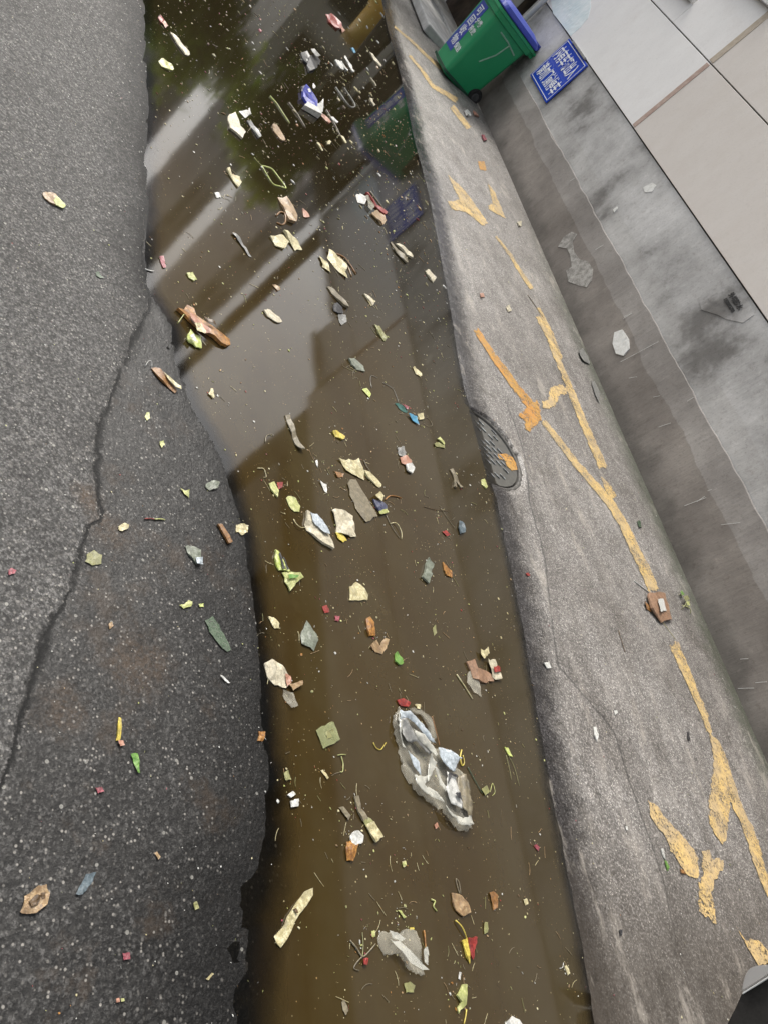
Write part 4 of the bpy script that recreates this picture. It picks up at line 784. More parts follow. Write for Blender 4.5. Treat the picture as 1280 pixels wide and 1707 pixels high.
piece('herb_sprig', 'herb', 'dark green herb tuft floating above the plastic bag', 'E', [(680, 226), (690, 214), (713, 245), (715, 262), (701, 271), (682, 256)], 'green', dome=.005)
heap('peel_heap', 'peel', 'brown peel heap with a cream and red striped wrapper stuck to it', [('s', 'brown_peel', 'E', [(970, 256), (1000, 250), (1010, 285), (1050, 290), (1082, 310), (1082, 340), (1040, 346), (1000, 322)], 'card', dict(dome=.014)), ('s', 'grey_film', 'E', [(974, 300), (1000, 290), (1026, 340), (1032, 396), (1000, 382), (975, 342)], 'film'), ('s', 'striped_wrapper', 'E', [(1055, 246), (1085, 250), (1115, 325), (1094, 336), (1074, 320)], 'paper', dict(lift=.008)), ('s', 'red_band', 'E', [(1074, 281), (1099, 278), (1106, 300), (1080, 303)], 'red', dict(lift=.014)), ('s', 'pale_petal', 'E', [(1025, 205), (1040, 216), (1055, 198), (1062, 225), (1040, 247), (1030, 230)], 'cream')])
strand('toothpick', 'stick', 'straight pale yellow stick beside the brown peel heap', 'E', [(935, 308), (968, 358), (1000, 408)], 'cream', r=.0032)
piece('bottle_cap', 'cap', 'small red scrap with white ends at the top of the plastic bag', 'E', [(688, 412), (715, 407), (743, 425), (736, 443), (705, 439)], 'red', dome=.01)
piece('peel_scrap', 'peel', 'square cream crumb right of the red scrap above the bag', 'E', [(770, 430), (788, 431), (786, 451), (772, 449)], 'cream', dome=.005)
heap('film_square', 'film', 'olive green square sheet floating left of the plastic bag', [('s', 'sheet', 'E', [(357, 535), (430, 502), (458, 580), (388, 612)], 'filmg', dict(curl=.003)), ('s', 'inner_leaf', 'E', [(395, 545), (425, 530), (438, 560), (405, 575)], 'olive', dict(lift=.003))])
strand('noodle', 'noodle', 'yellow V shaped noodle below the olive square sheet', 'E', [(594, 588), (606, 610), (625, 616), (645, 588)], 'yellow', r=.0018)
strand('noodle', 'noodle', 'short level pale noodle bit left of the V shaped one', 'E', [(448, 640), (465, 637), (482, 638)], 'lemon', r=.0018)
strand('noodle', 'noodle', 'pale hook shaped noodle hanging below the short level bit', 'E', [(462, 645), (470, 675), (468, 706), (458, 708)], 'lemon', r=.0018)
piece('peel_scrap', 'peel', 'slanted pale strip left of the hook shaped noodle', 'E', [(378, 702), (388, 700), (412, 732), (404, 738)], 'cream')
heap('shell_pair', 'shell', 'pair of small white shell flakes near the left water edge, low down', [('s', 'flake', 'E', [(241, 802), (262, 788), (276, 800), (255, 816)], 'white', dict(dome=.006)), ('s', 'flake', 'E', [(250, 830), (285, 820), (284, 850), (255, 854)], 'white', dict(dome=.006))])
piece('peel_scrap', 'peel', 'olive crumb above the pair of small white shell flakes', 'E', [(228, 712), (245, 700), (256, 740), (231, 743)], 'olive')
heap('leaf_strip', 'leaf', 'long curved cream leaf strip with a dark middle, left below the bag', [('s', 'upper_part', 'E', [(513, 812), (530, 804), (545, 860), (572, 898), (550, 910), (530, 875)], 'dull', dict(dome=.004)), ('s', 'lower_part', 'E', [(560, 925), (590, 912), (627, 975), (600, 999), (575, 960)], 'cream', dict(dome=.006)), ('s', 'dark_middle', 'E', [(548, 902), (572, 892), (594, 918), (562, 932)], 'olive', dict(lift=.003))])
piece('leaf_strip', 'leaf', 'short dull tan strip left of the long curved leaf strip', 'E', [(452, 856), (468, 849), (499, 886), (490, 906)], 'dull')
heap('bone', 'bone', 'knobbly bone, white at one end and orange brown at the other', [('s', 'white_knob', 'E', [(496, 975), (506, 957), (530, 949), (553, 970), (546, 1000), (520, 1010), (500, 1000)], 'white', dict(dome=.02)), ('s', 'orange_end', 'E', [(482, 1000), (500, 992), (530, 1005), (520, 1040), (506, 1073), (485, 1071), (478, 1040)], 'orange', dict(dome=.018))])
strand('pepper_ring', 'food scrap', 'orange yellow hook floating at the right side of the bag', 'E', [(955, 618), (949, 648), (956, 682), (966, 670), (960, 640)], 'yellow', r=.0028)
heap('scallion', 'scallion', 'dark green straight scallion thread with a leafy end right of the bag', [('w', 'stalk', 'E', [(980, 688), (1010, 745), (1040, 797)], 'darkgreen', dict(r=.0018)), ('s', 'leafy_end', 'E', [(1035, 780), (1055, 765), (1068, 790), (1050, 806)], 'olive'), ('w', 'curl', 'E', [(1072, 790), (1082, 755), (1092, 790), (1080, 806)], 'lemon', dict(r=.0013))])
heap('herb_sprig', 'herb', 'green bud with two thin trailing stems near the right water edge', [('s', 'bud', 'E', [(1130, 606), (1145, 608), (1162, 646), (1148, 642)], 'lime', dict(dome=.004)), ('w', 'stem', 'E', [(1150, 645), (1172, 690), (1192, 765)], 'olive', dict(r=.001)), ('w', 'stem', 'E', [(1138, 640), (1150, 690), (1160, 740)], 'olive', dict(r=.001))])
piece('peel_scrap', 'peel', 'pale yellow crumb alone in the brown water below the bag', 'E', [(711, 1080), (725, 1074), (729, 1092), (715, 1099)], 'lemon', dome=.004)
piece('pink_crumb', 'crumb', 'pinkish crumb floating just left of the bag lower tip', 'E', [(843, 925), (855, 914), (860, 935), (848, 943)], 'salmon')
piece('petal', 'petal', 'red petal near the right water edge below the bag', 'E', [(1250, 1010), (1262, 1004), (1274, 1020), (1269, 1034)], 'pink')
heap('cane_strip', 'strip', 'long flat cream strip pinched in its middle, at the shallow lower left edge', [('s', 'strip', 'G', [(41, 485), (70, 440), (103, 385), (150, 315), (176, 307), (184, 330), (160, 366), (127, 405), (96, 470), (62, 534), (50, 516)], 'cream', dict(dome=.008, curl=.004)), ('s', 'dark_notch', 'G', [(100, 384), (112, 380), (120, 398), (112, 400)], 'dkbrown', dict(lift=.01))])
heap('clear_bag', 'bag', 'crumpled clear film bag floating near the bottom of the puddle', [('s', 'film_sheet', 'G', [(452, 466), (500, 478), (530, 455), (565, 458), (596, 490), (601, 560), (598, 627), (560, 624), (535, 590), (505, 548), (445, 560), (428, 515)], 'film', dict(dome=.01, curl=.005, fold=.006, fine=22)), ('s', 'bright_fold', 'G', [(440, 512), (495, 516), (530, 545), (560, 600), (598, 622), (560, 622), (530, 590), (500, 545)], 'filmw', dict(lift=.02, curl=.01)), ('s', 'bright_fold', 'G', [(452, 466), (490, 480), (515, 500), (500, 512), (465, 495)], 'filmw', dict(lift=.018)), ('s', 'bright_fold', 'G', [(580, 540), (600, 530), (600, 600), (588, 590)], 'filmw', dict(lift=.02))])
heap('husk', 'husk', 'translucent tan husk with a looped stem in the lower puddle', [('s', 'husk_skin', 'G', [(711, 320), (735, 322), (775, 355), (779, 395), (746, 411), (718, 372)], 'tan', dict(dome=.01)), ('w', 'looped_stem', 'G', [(742, 322), (732, 290), (728, 265), (740, 280), (746, 322)], 'dull', dict(r=.0015))])
piece('husk', 'husk', 'narrow dark brown husk right of the looped stem husk', 'G', [(855, 320), (870, 311), (886, 330), (886, 376), (870, 386)], 'brown')
strand('noodle', 'noodle', 'S shaped yellow green noodle left of the tan husk', 'G', [(634, 344), (648, 352), (642, 370), (655, 388)], 'lemon', r=.0026)
heap('pepper_piece', 'food scrap', 'red and yellow pepper piece with a slanted yellow stem', [('s', 'yellow_flesh', 'G', [(748, 500), (770, 491), (778, 540), (783, 593), (765, 562)], 'yellow', dict(dome=.006)), ('s', 'red_flesh', 'G', [(770, 491), (807, 487), (801, 520), (789, 572), (776, 542)], 'red', dict(dome=.01)), ('w', 'pepper_stem', 'G', [(725, 424), (745, 452), (768, 494)], 'yellow', dict(r=.0022, arch=.006))])
piece('leaf_strip', 'leaf', 'wavy yellow green leaf close to the bottom edge of the picture', 'G', [(750, 672), (769, 669), (762, 720), (763, 745), (735, 779), (731, 760), (746, 735), (729, 710)], 'lemon', dome=.008)
strand('noodle', 'noodle', 'yellow noodle at the very bottom under the wavy yellow leaf', 'G', [(767, 764), (764, 790), (758, 818)], 'yellow', r=.0022)
piece('paper_sliver', 'paper', 'tiny white sliver between the pepper piece and the wavy leaf', 'G', [(740, 621), (748, 622), (743, 650), (736, 646)], 'white')
heap('seed', 'seed', 'cream seed with a white thread near the lower right water edge', [('s', 'seed_body', 'G', [(1139, 598), (1150, 594), (1162, 625), (1153, 634)], 'cream', dict(dome=.004)), ('w', 'thread', 'G', [(1137, 585), (1134, 603), (1122, 606)], 'white', dict(r=.001))])
piece('foam_lump', 'foam', 'white foam lump cut by the bottom edge of the picture', 'G', [(912, 818), (940, 789), (966, 800), (980, 826), (920, 842)], 'white', dome=.016)
heap('forked_twig', 'twig', 'forked brown twig with a red bead left of the clear film bag', [('w', 'branch', 'G', [(325, 500), (350, 530), (372, 562), (395, 545), (422, 513)], 'dull', dict(r=.0022)), ('w', 'branch', 'G', [(372, 562), (350, 585), (340, 607), (360, 615)], 'dull', dict(r=.0015)), ('s', 'red_bead', 'G', [(372, 570), (391, 568), (386, 595), (373, 593)], 'red', dict(dome=.006)), ('w', 'branch', 'G', [(372, 562), (375, 520), (372, 470)], 'olive', dict(r=.0014))])
strand('leaf_strip', 'leaf', 'upright orange strip at the right side of the clear film bag', 'G', [(606, 462), (610, 495), (612, 530)], 'orange', r=.0028)
piece('peel_scrap', 'peel', 'dull olive scrap sunk right above the red and yellow pepper', 'G', [(834, 432), (848, 429), (850, 470), (835, 476)], 'olive')
piece('peel_scrap', 'peel', 'slanted bright yellow sliver above the clear film bag', 'G', [(508, 386), (516, 385), (537, 412), (530, 417)], 'lemon')
piece('peel_scrap', 'peel', 'tiny yellow flake on the top edge of the clear film bag', 'G', [(550, 452), (567, 450), (568, 460), (552, 461)], 'yellow')
piece('peel_scrap', 'peel', 'bright yellow crumb above the forked twig', 'G', [(407, 465), (419, 462), (421, 486), (408, 487)], 'lemon')
piece('peel_scrap', 'peel', 'four sided cream crumb between the bone and the tan husk', 'G', [(522, 200), (535, 196), (541, 212), (530, 223)], 'cream')
piece('peel_scrap', 'peel', 'pale crumb right of the narrow dark husk', 'G', [(984, 344), (998, 339), (1004, 360), (993, 367)], 'cream')
piece('dry_leaf', 'leaf', 'dull round olive leaf sunk below the clear film bag', 'G', [(530, 665), (552, 656), (572, 672), (565, 698), (538, 698)], 'olive', curl=.001)
piece('dry_leaf', 'leaf', 'dim brown leaf at the lower left of the puddle bottom', 'G', [(293, 735), (305, 727), (319, 770), (308, 786), (298, 766)], 'dull', curl=.001)

# --- middle of the puddle
piece('stick_slat', 'stick', 'long tan flat stick leaning down right, upper left of the scrap cluster', 'D', [(242, 340), (258, 339), (290, 430), (319, 488), (300, 486), (284, 465)], 'dull', th=.004)
piece('corn_kernel', 'food scrap', 'yellow lozenge shaped kernel above the cream paper square', 'D', [(444, 408), (465, 404), (498, 432), (491, 446), (455, 431)], 'yellow', dome=.007)
strand('noodle', 'noodle', 'pale hooked noodle left of the long tan stick', 'D', [(158, 455), (163, 428), (188, 420), (192, 428)], 'dull', r=.0016)
strand('noodle', 'noodle', 'thin bent pale noodle above the yellow striped wrapper scrap', 'D', [(125, 566), (150, 568), (158, 585), (162, 602), (150, 605)], 'cream', r=.0016)
piece('paper_scrap', 'paper', 'large torn cream paper scrap, topmost of the central cluster', 'D', [(474, 527), (515, 535), (552, 530), (576, 585), (582, 622), (530, 593), (500, 575)], 'cream', curl=.01)
heap('leaf_strip', 'leaf', 'curled cream strip with dark stem right of the torn cream paper', [('s', 'strip', 'D', [(578, 580), (600, 578), (657, 638), (642, 647), (590, 607)], 'cream', dict(dome=.008)), ('w', 'dark_stem', 'D', [(578, 532), (590, 558), (608, 582)], 'dull', dict(r=.0022))])
piece('sunken_board', 'card', 'long dull tan card lying slanted in the middle of the cluster', 'D', [(505, 628), (545, 620), (590, 690), (636, 770), (586, 799), (545, 740), (520, 682)], 'dull', curl=.004)
heap('card_square', 'card', 'pale stiff square card with a yellow peel under its corner', [('s', 'card', 'D', [(442, 746), (478, 742), (526, 770), (544, 860), (520, 863), (460, 836)], 'paper', dict(curl=.008, th=.003)), ('s', 'yellow_peel', 'D', [(456, 838), (480, 841), (507, 872), (490, 882), (465, 864)], 'yellow', dict(lift=.001))])
heap('sachet', 'packet', 'pale blue and cream sachet with a white string curling from it', [('s', 'sachet_body', 'D', [(335, 754), (365, 765), (416, 820), (432, 860), (447, 917), (400, 887), (335, 832), (324, 810)], 'paper', dict(dome=.01)), ('s', 'blue_print', 'D', [(340, 762), (370, 772), (412, 822), (426, 858), (398, 850), (352, 800)], 'pale', dict(lift=.012, curl=.004)), ('w', 'string', 'D', [(278, 784), (285, 806), (305, 822), (328, 818)], 'cream', dict(r=.0018, arch=.006))])
piece('vegetable_slice', 'food scrap', 'smooth pale yellow oval slice left of the blue and cream sachet', 'D', [(247, 692), (260, 683), (288, 695), (305, 728), (302, 752), (282, 753), (258, 728)], 'lemon', dome=.008, curl=.001)
heap('peel_scrap', 'peel', 'yellow and red triangular scrap above the pale oval slice', [('s', 'yellow_part', 'D', [(170, 630), (195, 624), (216, 660), (207, 690), (184, 665)], 'lemon', dict(dome=.005)), ('s', 'red_part', 'D', [(205, 628), (231, 627), (229, 650), (212, 656)], 'red')])
heap('wrapper', 'wrapper', 'bright yellow wrapper with black stripes, two folds, at the left of the puddle', [('s', 'upper_fold', 'D', [(198, 914), (212, 924), (250, 985), (261, 1009), (215, 1002), (200, 975)], 'lime', dict(dome=.008)), ('s', 'lower_fold', 'D', [(229, 1016), (260, 1010), (298, 1018), (313, 1035), (290, 1056), (262, 1087), (240, 1052)], 'lemon', dict(dome=.01)), ('s', 'dark_stripe', 'D', [(207, 935), (213, 935), (232, 1003), (224, 1002)], 'black', dict(lift=.012, curl=.001)), ('s', 'dark_stripe', 'D', [(222, 950), (228, 952), (250, 1005), (243, 1005)], 'black', dict(lift=.012, curl=.001)), ('s', 'green_band', 'D', [(240, 1028), (290, 1030), (282, 1042), (248, 1046)], 'green', dict(lift=.016, curl=.001))])
piece('paper_scrap', 'paper', 'small white triangle above the pale stiff card', 'D', [(390, 621), (421, 635), (418, 673), (405, 656)], 'white')
piece('paper_sliver', 'paper', 'tiny white wedge between the torn paper and the long stick', 'D', [(371, 533), (381, 529), (383, 561), (375, 553)], 'white')
piece('bark_flake', 'bark', 'small orange brown flake left of the torn cream paper', 'D', [(450, 576), (470, 583), (492, 590), (488, 603), (465, 606)], 'brown')
heap('plastic_twist', 'plastic', 'dark blue plastic twist with yellow paper and looped straws', [('s', 'blue_plastic', 'D', [(611, 696), (650, 708), (675, 725), (679, 755), (650, 764), (630, 736)], 'navy', dict(dome=.014)), ('s', 'yellow_paper', 'D', [(616, 690), (637, 671), (656, 690), (645, 713)], 'cream', dict(lift=.014)), ('s', 'pale_tab', 'D', [(635, 753), (668, 744), (677, 760), (640, 767)], 'lemon', dict(lift=.01)), ('w', 'straw', 'D', [(672, 765), (700, 822), (732, 866)], 'dull', dict(r=.0016)), ('w', 'straw', 'D', [(688, 803), (712, 802), (733, 836), (738, 868)], 'cream', dict(r=.002, arch=.005))])
strand('orange_curl', 'peel', 'arched orange curl of peel right of the dark blue twist', 'D', [(670, 700), (688, 684), (715, 686), (738, 693)], 'orange', r=.0035)
heap('food_scrap', 'food scrap', 'lumpy pinkish grey food heap right of the torn paper', [('s', 'lump', 'D', [(720, 480), (745, 474), (757, 500), (745, 520), (726, 512)], 'grey', dict(dome=.01)), ('s', 'lump', 'D', [(730, 520), (758, 512), (778, 540), (760, 556), (738, 545)], 'salmon', dict(dome=.01)), ('s', 'lump', 'D', [(752, 552), (778, 545), (792, 566), (782, 588), (756, 578)], 'white', dict(dome=.01))])
piece('paper_scrap', 'paper', 'small clean cream rectangle in the upper middle of the brown water', 'D', [(785, 135), (795, 131), (823, 160), (821, 176), (800, 165)], 'cream')
heap('husk', 'husk', 'pale insect like husk with thin legs in the upper middle', [('s', 'shell', 'D', [(514, 100), (540, 97), (576, 130), (580, 152), (546, 146), (525, 126)], 'greygreen', dict(dome=.008)), ('w', 'leg', 'D', [(545, 140), (532, 155), (530, 172)], 'dull', dict(r=.001)), ('w', 'leg', 'D', [(520, 125), (500, 135), (488, 125)], 'dull', dict(r=.001))])
piece('herb_sprig', 'herb', 'lime green fleck below the insect like husk', 'D', [(572, 229), (588, 222), (609, 250), (602, 266)], 'lime')
strand('grey_thread', 'thread', 'hooked grey thread right of the lime green fleck', 'D', [(612, 222), (606, 190), (612, 170), (638, 180)], 'grey', r=.0012)
strand('grey_thread', 'thread', 'long bent grey thread leading to the coloured wrapper strip', 'D', [(660, 200), (700, 225), (715, 255), (727, 288)], 'grey', r=.0014)
heap('wrapper', 'wrapper', 'narrow torn strip coloured teal, red and blue in the upper right water', [('s', 'teal_part', 'D', [(708, 287), (725, 290), (768, 322), (758, 330), (730, 312)], 'teal'), ('s', 'red_part', 'D', [(735, 294), (766, 305), (760, 318)], 'pink', dict(lift=.007)), ('s', 'blue_part', 'D', [(763, 333), (800, 347), (809, 380), (784, 366)], 'sky', dict(lift=.006))])
heap('peel_scrap', 'peel', 'cream cube scrap with a thin loop beside the teal and blue strip', [('s', 'cube', 'D', [(806, 335), (828, 331), (832, 358), (812, 360)], 'cream', dict(dome=.006)), ('w', 'loop', 'D', [(825, 360), (850, 350), (870, 380), (850, 386), (832, 372)], 'dull', dict(r=.001))])
heap('herb_sprig', 'herb', 'two bladed yellow green leaf floating right of centre', [('s', 'blade', 'D', [(874, 461), (895, 455), (920, 470), (921, 480), (882, 473)], 'olive'), ('s', 'blade', 'D', [(888, 440), (900, 433), (923, 460), (920, 468)], 'lemon', dict(dome=.004))])
piece('twig', 'twig', 'forked pale tan twig right of centre near the iron cover', 'D', [(944, 572), (955, 569), (970, 604), (999, 648), (988, 650), (971, 621), (969, 650), (960, 647), (962, 612)], 'dull', dome=.003)
piece('vegetable_slice', 'food scrap', 'small pale green slice just below the iron drain cover', 'D', [(1077, 616), (1090, 612), (1105, 645), (1095, 652), (1081, 636)], 'lemon', dome=.004)
heap('twig', 'twig', 'thin dark crossed twigs with a smoky film lump near the right side', [('w', 'twig_stick', 'D', [(834, 729), (880, 742), (940, 750)], 'dkbrown', dict(r=.0014)), ('w', 'twig_stick', 'D', [(905, 735), (935, 780), (966, 822)], 'dull', dict(r=.0016)), ('s', 'film_lump', 'D', [(982, 792), (1000, 800), (1006, 840), (985, 847), (978, 820)], 'bluegrey', dict(dome=.008))])
piece('leaf_strip', 'leaf', 'pale grey green waisted strip floating right of the sachet', 'D', [(850, 947), (860, 958), (877, 975), (862, 1010), (852, 1057), (824, 1030), (836, 995)], 'greygreen', dome=.006)
piece('food_scrap', 'food scrap', 'glistening orange yellow scrap right of the grey green waisted strip', 'D', [(914, 968), (935, 988), (951, 1005), (953, 1032), (930, 1026), (917, 1000)], 'orange', dome=.006)
piece('mushroom_piece', 'food scrap', 'smooth cream fan shaped piece floating below the sachet', 'D', [(514, 1072), (545, 1054), (580, 1078), (596, 1108), (592, 1130), (555, 1132), (518, 1130)], 'cream', dome=.014, curl=.002)
piece('petal', 'petal', 'faded red petal left below the fan shaped piece', 'D', [(400, 1157), (420, 1149), (432, 1180), (410, 1184)], 'red', curl=.001)
piece('petal', 'petal', 'tiny bright pink petal right of the faded red one', 'D', [(454, 1196), (475, 1197), (469, 1221), (455, 1216)], 'pink')
piece('dry_leaf', 'leaf', 'tiny olive pointed leaf between the fan piece and the striped wrapper heap', 'D', [(871, 1248), (881, 1233), (889, 1270), (878, 1280)], 'olive')
piece('petal', 'petal', 'dark red fleck below the crossed dark twigs', 'D', [(912, 838), (928, 830), (946, 850), (930, 856)], 'red', curl=.001)

# --- main plastic bag
heap('plastic_bag', 'bag', 'large crumpled milky plastic bag with blue white print floating in the puddle', [
    ('s', 'bag_film', 'M', [(185, 210), (210, 260), (330, 340), (430, 450), (560, 690), (700, 690), (800, 830), (900, 1000), (930, 1180), (935, 1380), (955, 1490), (900, 1540), (790, 1510), (680, 1410), (590, 1280), (430, 1190), (330, 1080), (230, 900), (250, 780), (205, 650), (165, 500), (170, 330)], 'film', dict(dome=.01, curl=.006, fold=.007, fine=34)),
    ('s', 'side_loop', 'M', [(320, 270), (430, 280), (540, 370), (585, 480), (575, 620), (545, 640), (520, 470), (440, 340), (350, 320)], 'film', dict(dome=.012)),
    ('s', 'blue_fold', 'M', [(180, 300), (300, 330), (400, 440), (545, 660), (500, 640), (370, 500), (280, 390), (200, 400), (175, 470)], 'pale', dict(lift=.018, curl=.004, fold=.006, fine=16)),
    ('s', 'grey_fold', 'M', [(190, 420), (270, 400), (290, 500), (380, 600), (520, 760), (480, 760), (330, 640), (230, 640)], 'grey', dict(lift=.016, curl=.004, fold=.008, fine=16)),
    ('s', 'blue_fold', 'M', [(245, 735), (330, 800), (378, 850), (398, 985), (330, 905)], 'pale', dict(lift=.02, curl=.004, fold=.006, fine=14)),
    ('s', 'white_panel', 'M', [(572, 700), (660, 715), (802, 822), (750, 880), (722, 972), (650, 905), (590, 810)], 'pale', dict(lift=.026, curl=.003, fold=.004, fine=14)),
    ('s', 'printed_panel', 'M', [(650, 960), (740, 1000), (775, 1120), (810, 1300), (810, 1340), (700, 1270), (650, 1150)], 'white', dict(lift=.024, curl=.004, fold=.005, fine=14)),
    ('s', 'dark_print', 'M', [(655, 965), (740, 1000), (745, 1030), (690, 1000), (665, 1040), (650, 1100)], 'black', dict(lift=.034, curl=.003)),
    ('s', 'dark_print', 'M', [(720, 1190), (775, 1180), (790, 1260), (755, 1240)], 'black', dict(lift=.034, curl=.003)),
    ('s', 'tan_fold', 'M', [(800, 980), (870, 1010), (920, 1150), (930, 1380), (900, 1440), (840, 1330), (790, 1120)], 'dull', dict(lift=.014, curl=.004, fold=.008, fine=16)),
    ('s', 'highlight_fold', 'M', [(330, 980), (400, 1000), (470, 1000), (430, 1100), (540, 1160), (620, 1280), (580, 1250), (440, 1180), (340, 1080)], 'filmw', dict(lift=.02, curl=.004, fold=.008, fine=16)),  # these pale film strips stand for highlights along the bag's ridges
    ('s', 'highlight_fold', 'M', [(470, 790), (560, 860), (500, 1000), (440, 1060), (470, 900)], 'filmw', dict(lift=.024, curl=.004, fold=.008, fine=16)),
    ('s', 'highlight_fold', 'M', [(290, 500), (420, 590), (520, 690), (575, 780), (545, 790), (440, 690), (330, 600)], 'filmw', dict(lift=.022, curl=.004, fold=.008, fine=16)),
    ('s', 'highlight_fold', 'M', [(520, 900), (560, 940), (600, 1060), (660, 1150), (640, 1170), (570, 1080)], 'filmw', dict(lift=.022, curl=.003, fold=.005, fine=16)),
    ('s', 'highlight_fold', 'M', [(650, 1300), (740, 1400), (830, 1440), (890, 1430), (930, 1400), (950, 1500), (880, 1530), (780, 1500), (690, 1410)], 'filmw', dict(lift=.016, curl=.004, fold=.008, fine=16)),
    ('s', 'highlight_fold', 'M', [(170, 330), (185, 320), (200, 430), (190, 560), (235, 700), (215, 690), (170, 520)], 'filmw', dict(lift=.016, curl=.003, fold=.005, fine=16)),
    ('w', 'brown_cord', 'M', [(500, 380), (530, 500), (555, 600), (575, 680)], 'brown', dict(r=.0022, lift=.03))])

# --- upper puddle
heap('food_scrap', 'food scrap', 'red tipped cream stub floating at the upper left of the water', [('s', 'red_end', 'A', [(148, 68), (160, 60), (173, 80), (162, 92)], 'red', dict(dome=.01)), ('s', 'cream_end', 'A', [(162, 90), (173, 80), (188, 104), (178, 111)], 'salmon')])
piece('straw', 'straw', 'long pale drinking straw piece at the upper left of the water', 'A', [(197, 128), (210, 134), (270, 205), (270, 221), (255, 216), (224, 175)], 'paper', dome=.01)
piece('seed_pod', 'pod', 'yellow folded pod near the upper left water edge', 'A', [(149, 240), (172, 231), (200, 256), (210, 276), (195, 280), (165, 263)], 'lemon', dome=.014)
heap('cloth_scrap', 'cloth', 'bright red rag scrap floating near the top edge of the water', [('s', 'cloth', 'A', [(814, 58), (835, 60), (865, 95), (875, 115), (850, 113), (825, 88)], 'red', dict(dome=.03)), ('s', 'frayed_end', 'A', [(862, 98), (872, 95), (890, 122), (876, 128)], 'salmon')])
heap('black_bag', 'bag', 'small crumpled black bag floating near the top of the puddle', [('s', 'bag_lobe', 'A', [(712, 210), (735, 207), (746, 228), (742, 262), (722, 240)], 'black', dict(dome=.04)), ('s', 'bag_lobe', 'A', [(742, 226), (775, 221), (790, 240), (770, 272), (742, 286), (735, 258)], 'black', dict(dome=.045)), ('s', 'grey_fold', 'A', [(740, 208), (758, 212), (776, 236), (760, 240)], 'grey', dict(lift=.04))])
heap('drink_packet', 'packet', 'deep blue drink packet with white foil end and dark cap', [('s', 'blue_side', 'A', [(716, 348), (742, 345), (768, 370), (776, 420), (766, 437), (735, 412), (716, 386)], 'blue', dict(dome=.05)), ('s', 'white_end', 'A', [(764, 436), (790, 400), (790, 448), (780, 467), (716, 430), (732, 418)], 'white', dict(dome=.02)), ('s', 'dark_cap', 'A', [(711, 345), (728, 343), (731, 362), (714, 362)], 'black', dict(dome=.03)), ('s', 'white_mark', 'A', [(738, 352), (746, 350), (750, 368), (741, 372)], 'white', dict(lift=.055)), ('s', 'white_mark', 'A', [(722, 372), (730, 368), (736, 384), (726, 386)], 'white', dict(lift=.05))])
piece('peel_scrap', 'peel', 'salmon coloured wedge just below the blue drink packet', 'A', [(789, 449), (805, 454), (833, 481), (825, 488), (804, 470)], 'salmon', dome=.01)
piece('paper_scrap', 'paper', 'big cream crumpled paper left of the blue drink packet', 'A', [(424, 460), (450, 449), (466, 480), (484, 530), (480, 553), (455, 530), (430, 511)], 'paper', dome=.035)
piece('seed_pod', 'pod', 'pale crooked pod with a dark tip left of the lime ring', 'A', [(419, 665), (431, 665), (440, 690), (470, 700), (477, 720), (465, 741), (445, 716), (429, 690)], 'cream', dome=.015)
heap('plastic_strap', 'strap', 'lime green strap bent into a four sided ring on the water', [('w', 'ring', 'A', [(560, 655), (582, 660), (602, 670), (630, 706), (655, 742), (630, 736), (604, 726), (580, 690), (560, 655)], 'lime', dict(r=.0045)), ('w', 'tail', 'A', [(530, 622), (545, 640), (562, 656)], 'lime', dict(r=.002))])
heap('food_scrap', 'food scrap', 'long tan and pink food scrap with curled brown rind beside it', [('s', 'scrap', 'A', [(622, 780), (650, 784), (676, 815), (696, 860), (690, 886), (660, 870), (640, 820)], 'tan', dict(dome=.02)), ('w', 'rind', 'A', [(618, 852), (632, 838), (650, 845), (653, 876), (640, 888), (620, 880)], 'brown', dict(r=.005))])
heap('bread_chunk', 'food scrap', 'yellowish bread chunk in two pieces in the upper middle of the water', [('s', 'chunk', 'A', [(594, 936), (640, 929), (662, 960), (646, 986), (610, 972)], 'cream', dict(dome=.025)), ('s', 'crumb', 'A', [(640, 912), (655, 915), (700, 955), (714, 985), (690, 992), (665, 955)], 'cream', dict(dome=.014))])
piece('petal', 'petal', 'pink tipped cream petal right of the tan food scrap', 'A', [(719, 824), (735, 834), (749, 861), (724, 856)], 'salmon', dome=.006)
piece('paper_sliver', 'paper', 'long thin pale sliver pointing down right below the pale crooked pod', 'A', [(444, 925), (456, 924), (480, 955), (521, 1021), (508, 1014), (470, 960)], 'grey')
piece('card_square', 'card', 'tall cream card sheet, largest pale piece in the grey reflection', 'A', [(821, 985), (860, 1015), (891, 1045), (896, 1106), (850, 1061), (820, 1021)], 'cream', curl=.01)
piece('card_square', 'card', 'smaller cream card just left of the tall cream card sheet', 'A', [(784, 1010), (820, 1040), (831, 1080), (800, 1056)], 'cream', curl=.006)
heap('husk', 'husk', 'brown stringy husk lying along the tall cream card sheet', [('w', 'fibre', 'A', [(852, 1003), (890, 1022), (932, 1084)], 'brown', dict(r=.006)), ('w', 'fibre', 'A', [(862, 1015), (895, 1050), (915, 1092)], 'tan', dict(r=.006)), ('w', 'fibre', 'A', [(880, 1012), (905, 1045), (936, 1080)], 'dkbrown', dict(r=.004))])
piece('flower', 'flower', 'wilted yellow blossom near the left water edge at mid height', 'A', [(261, 1081), (285, 1077), (303, 1105), (290, 1111), (270, 1099)], 'lemon', dome=.008)
piece('petal', 'petal', 'upright crimson petal near the left edge above the yellow blossom', 'A', [(153, 1016), (170, 1014), (181, 1060), (170, 1062)], 'pink')
strand('white_stick', 'stick', 'tiny white stick touching the left water edge', 'A', [(98, 1065), (115, 1070), (131, 1073)], 'white', r=.003)
piece('tissue', 'tissue', 'crumpled white tissue ball beside the red ribbon', 'O', [(203, 226), (250, 204), (302, 234), (312, 290), (292, 327), (230, 302)], 'white', dome=.035)
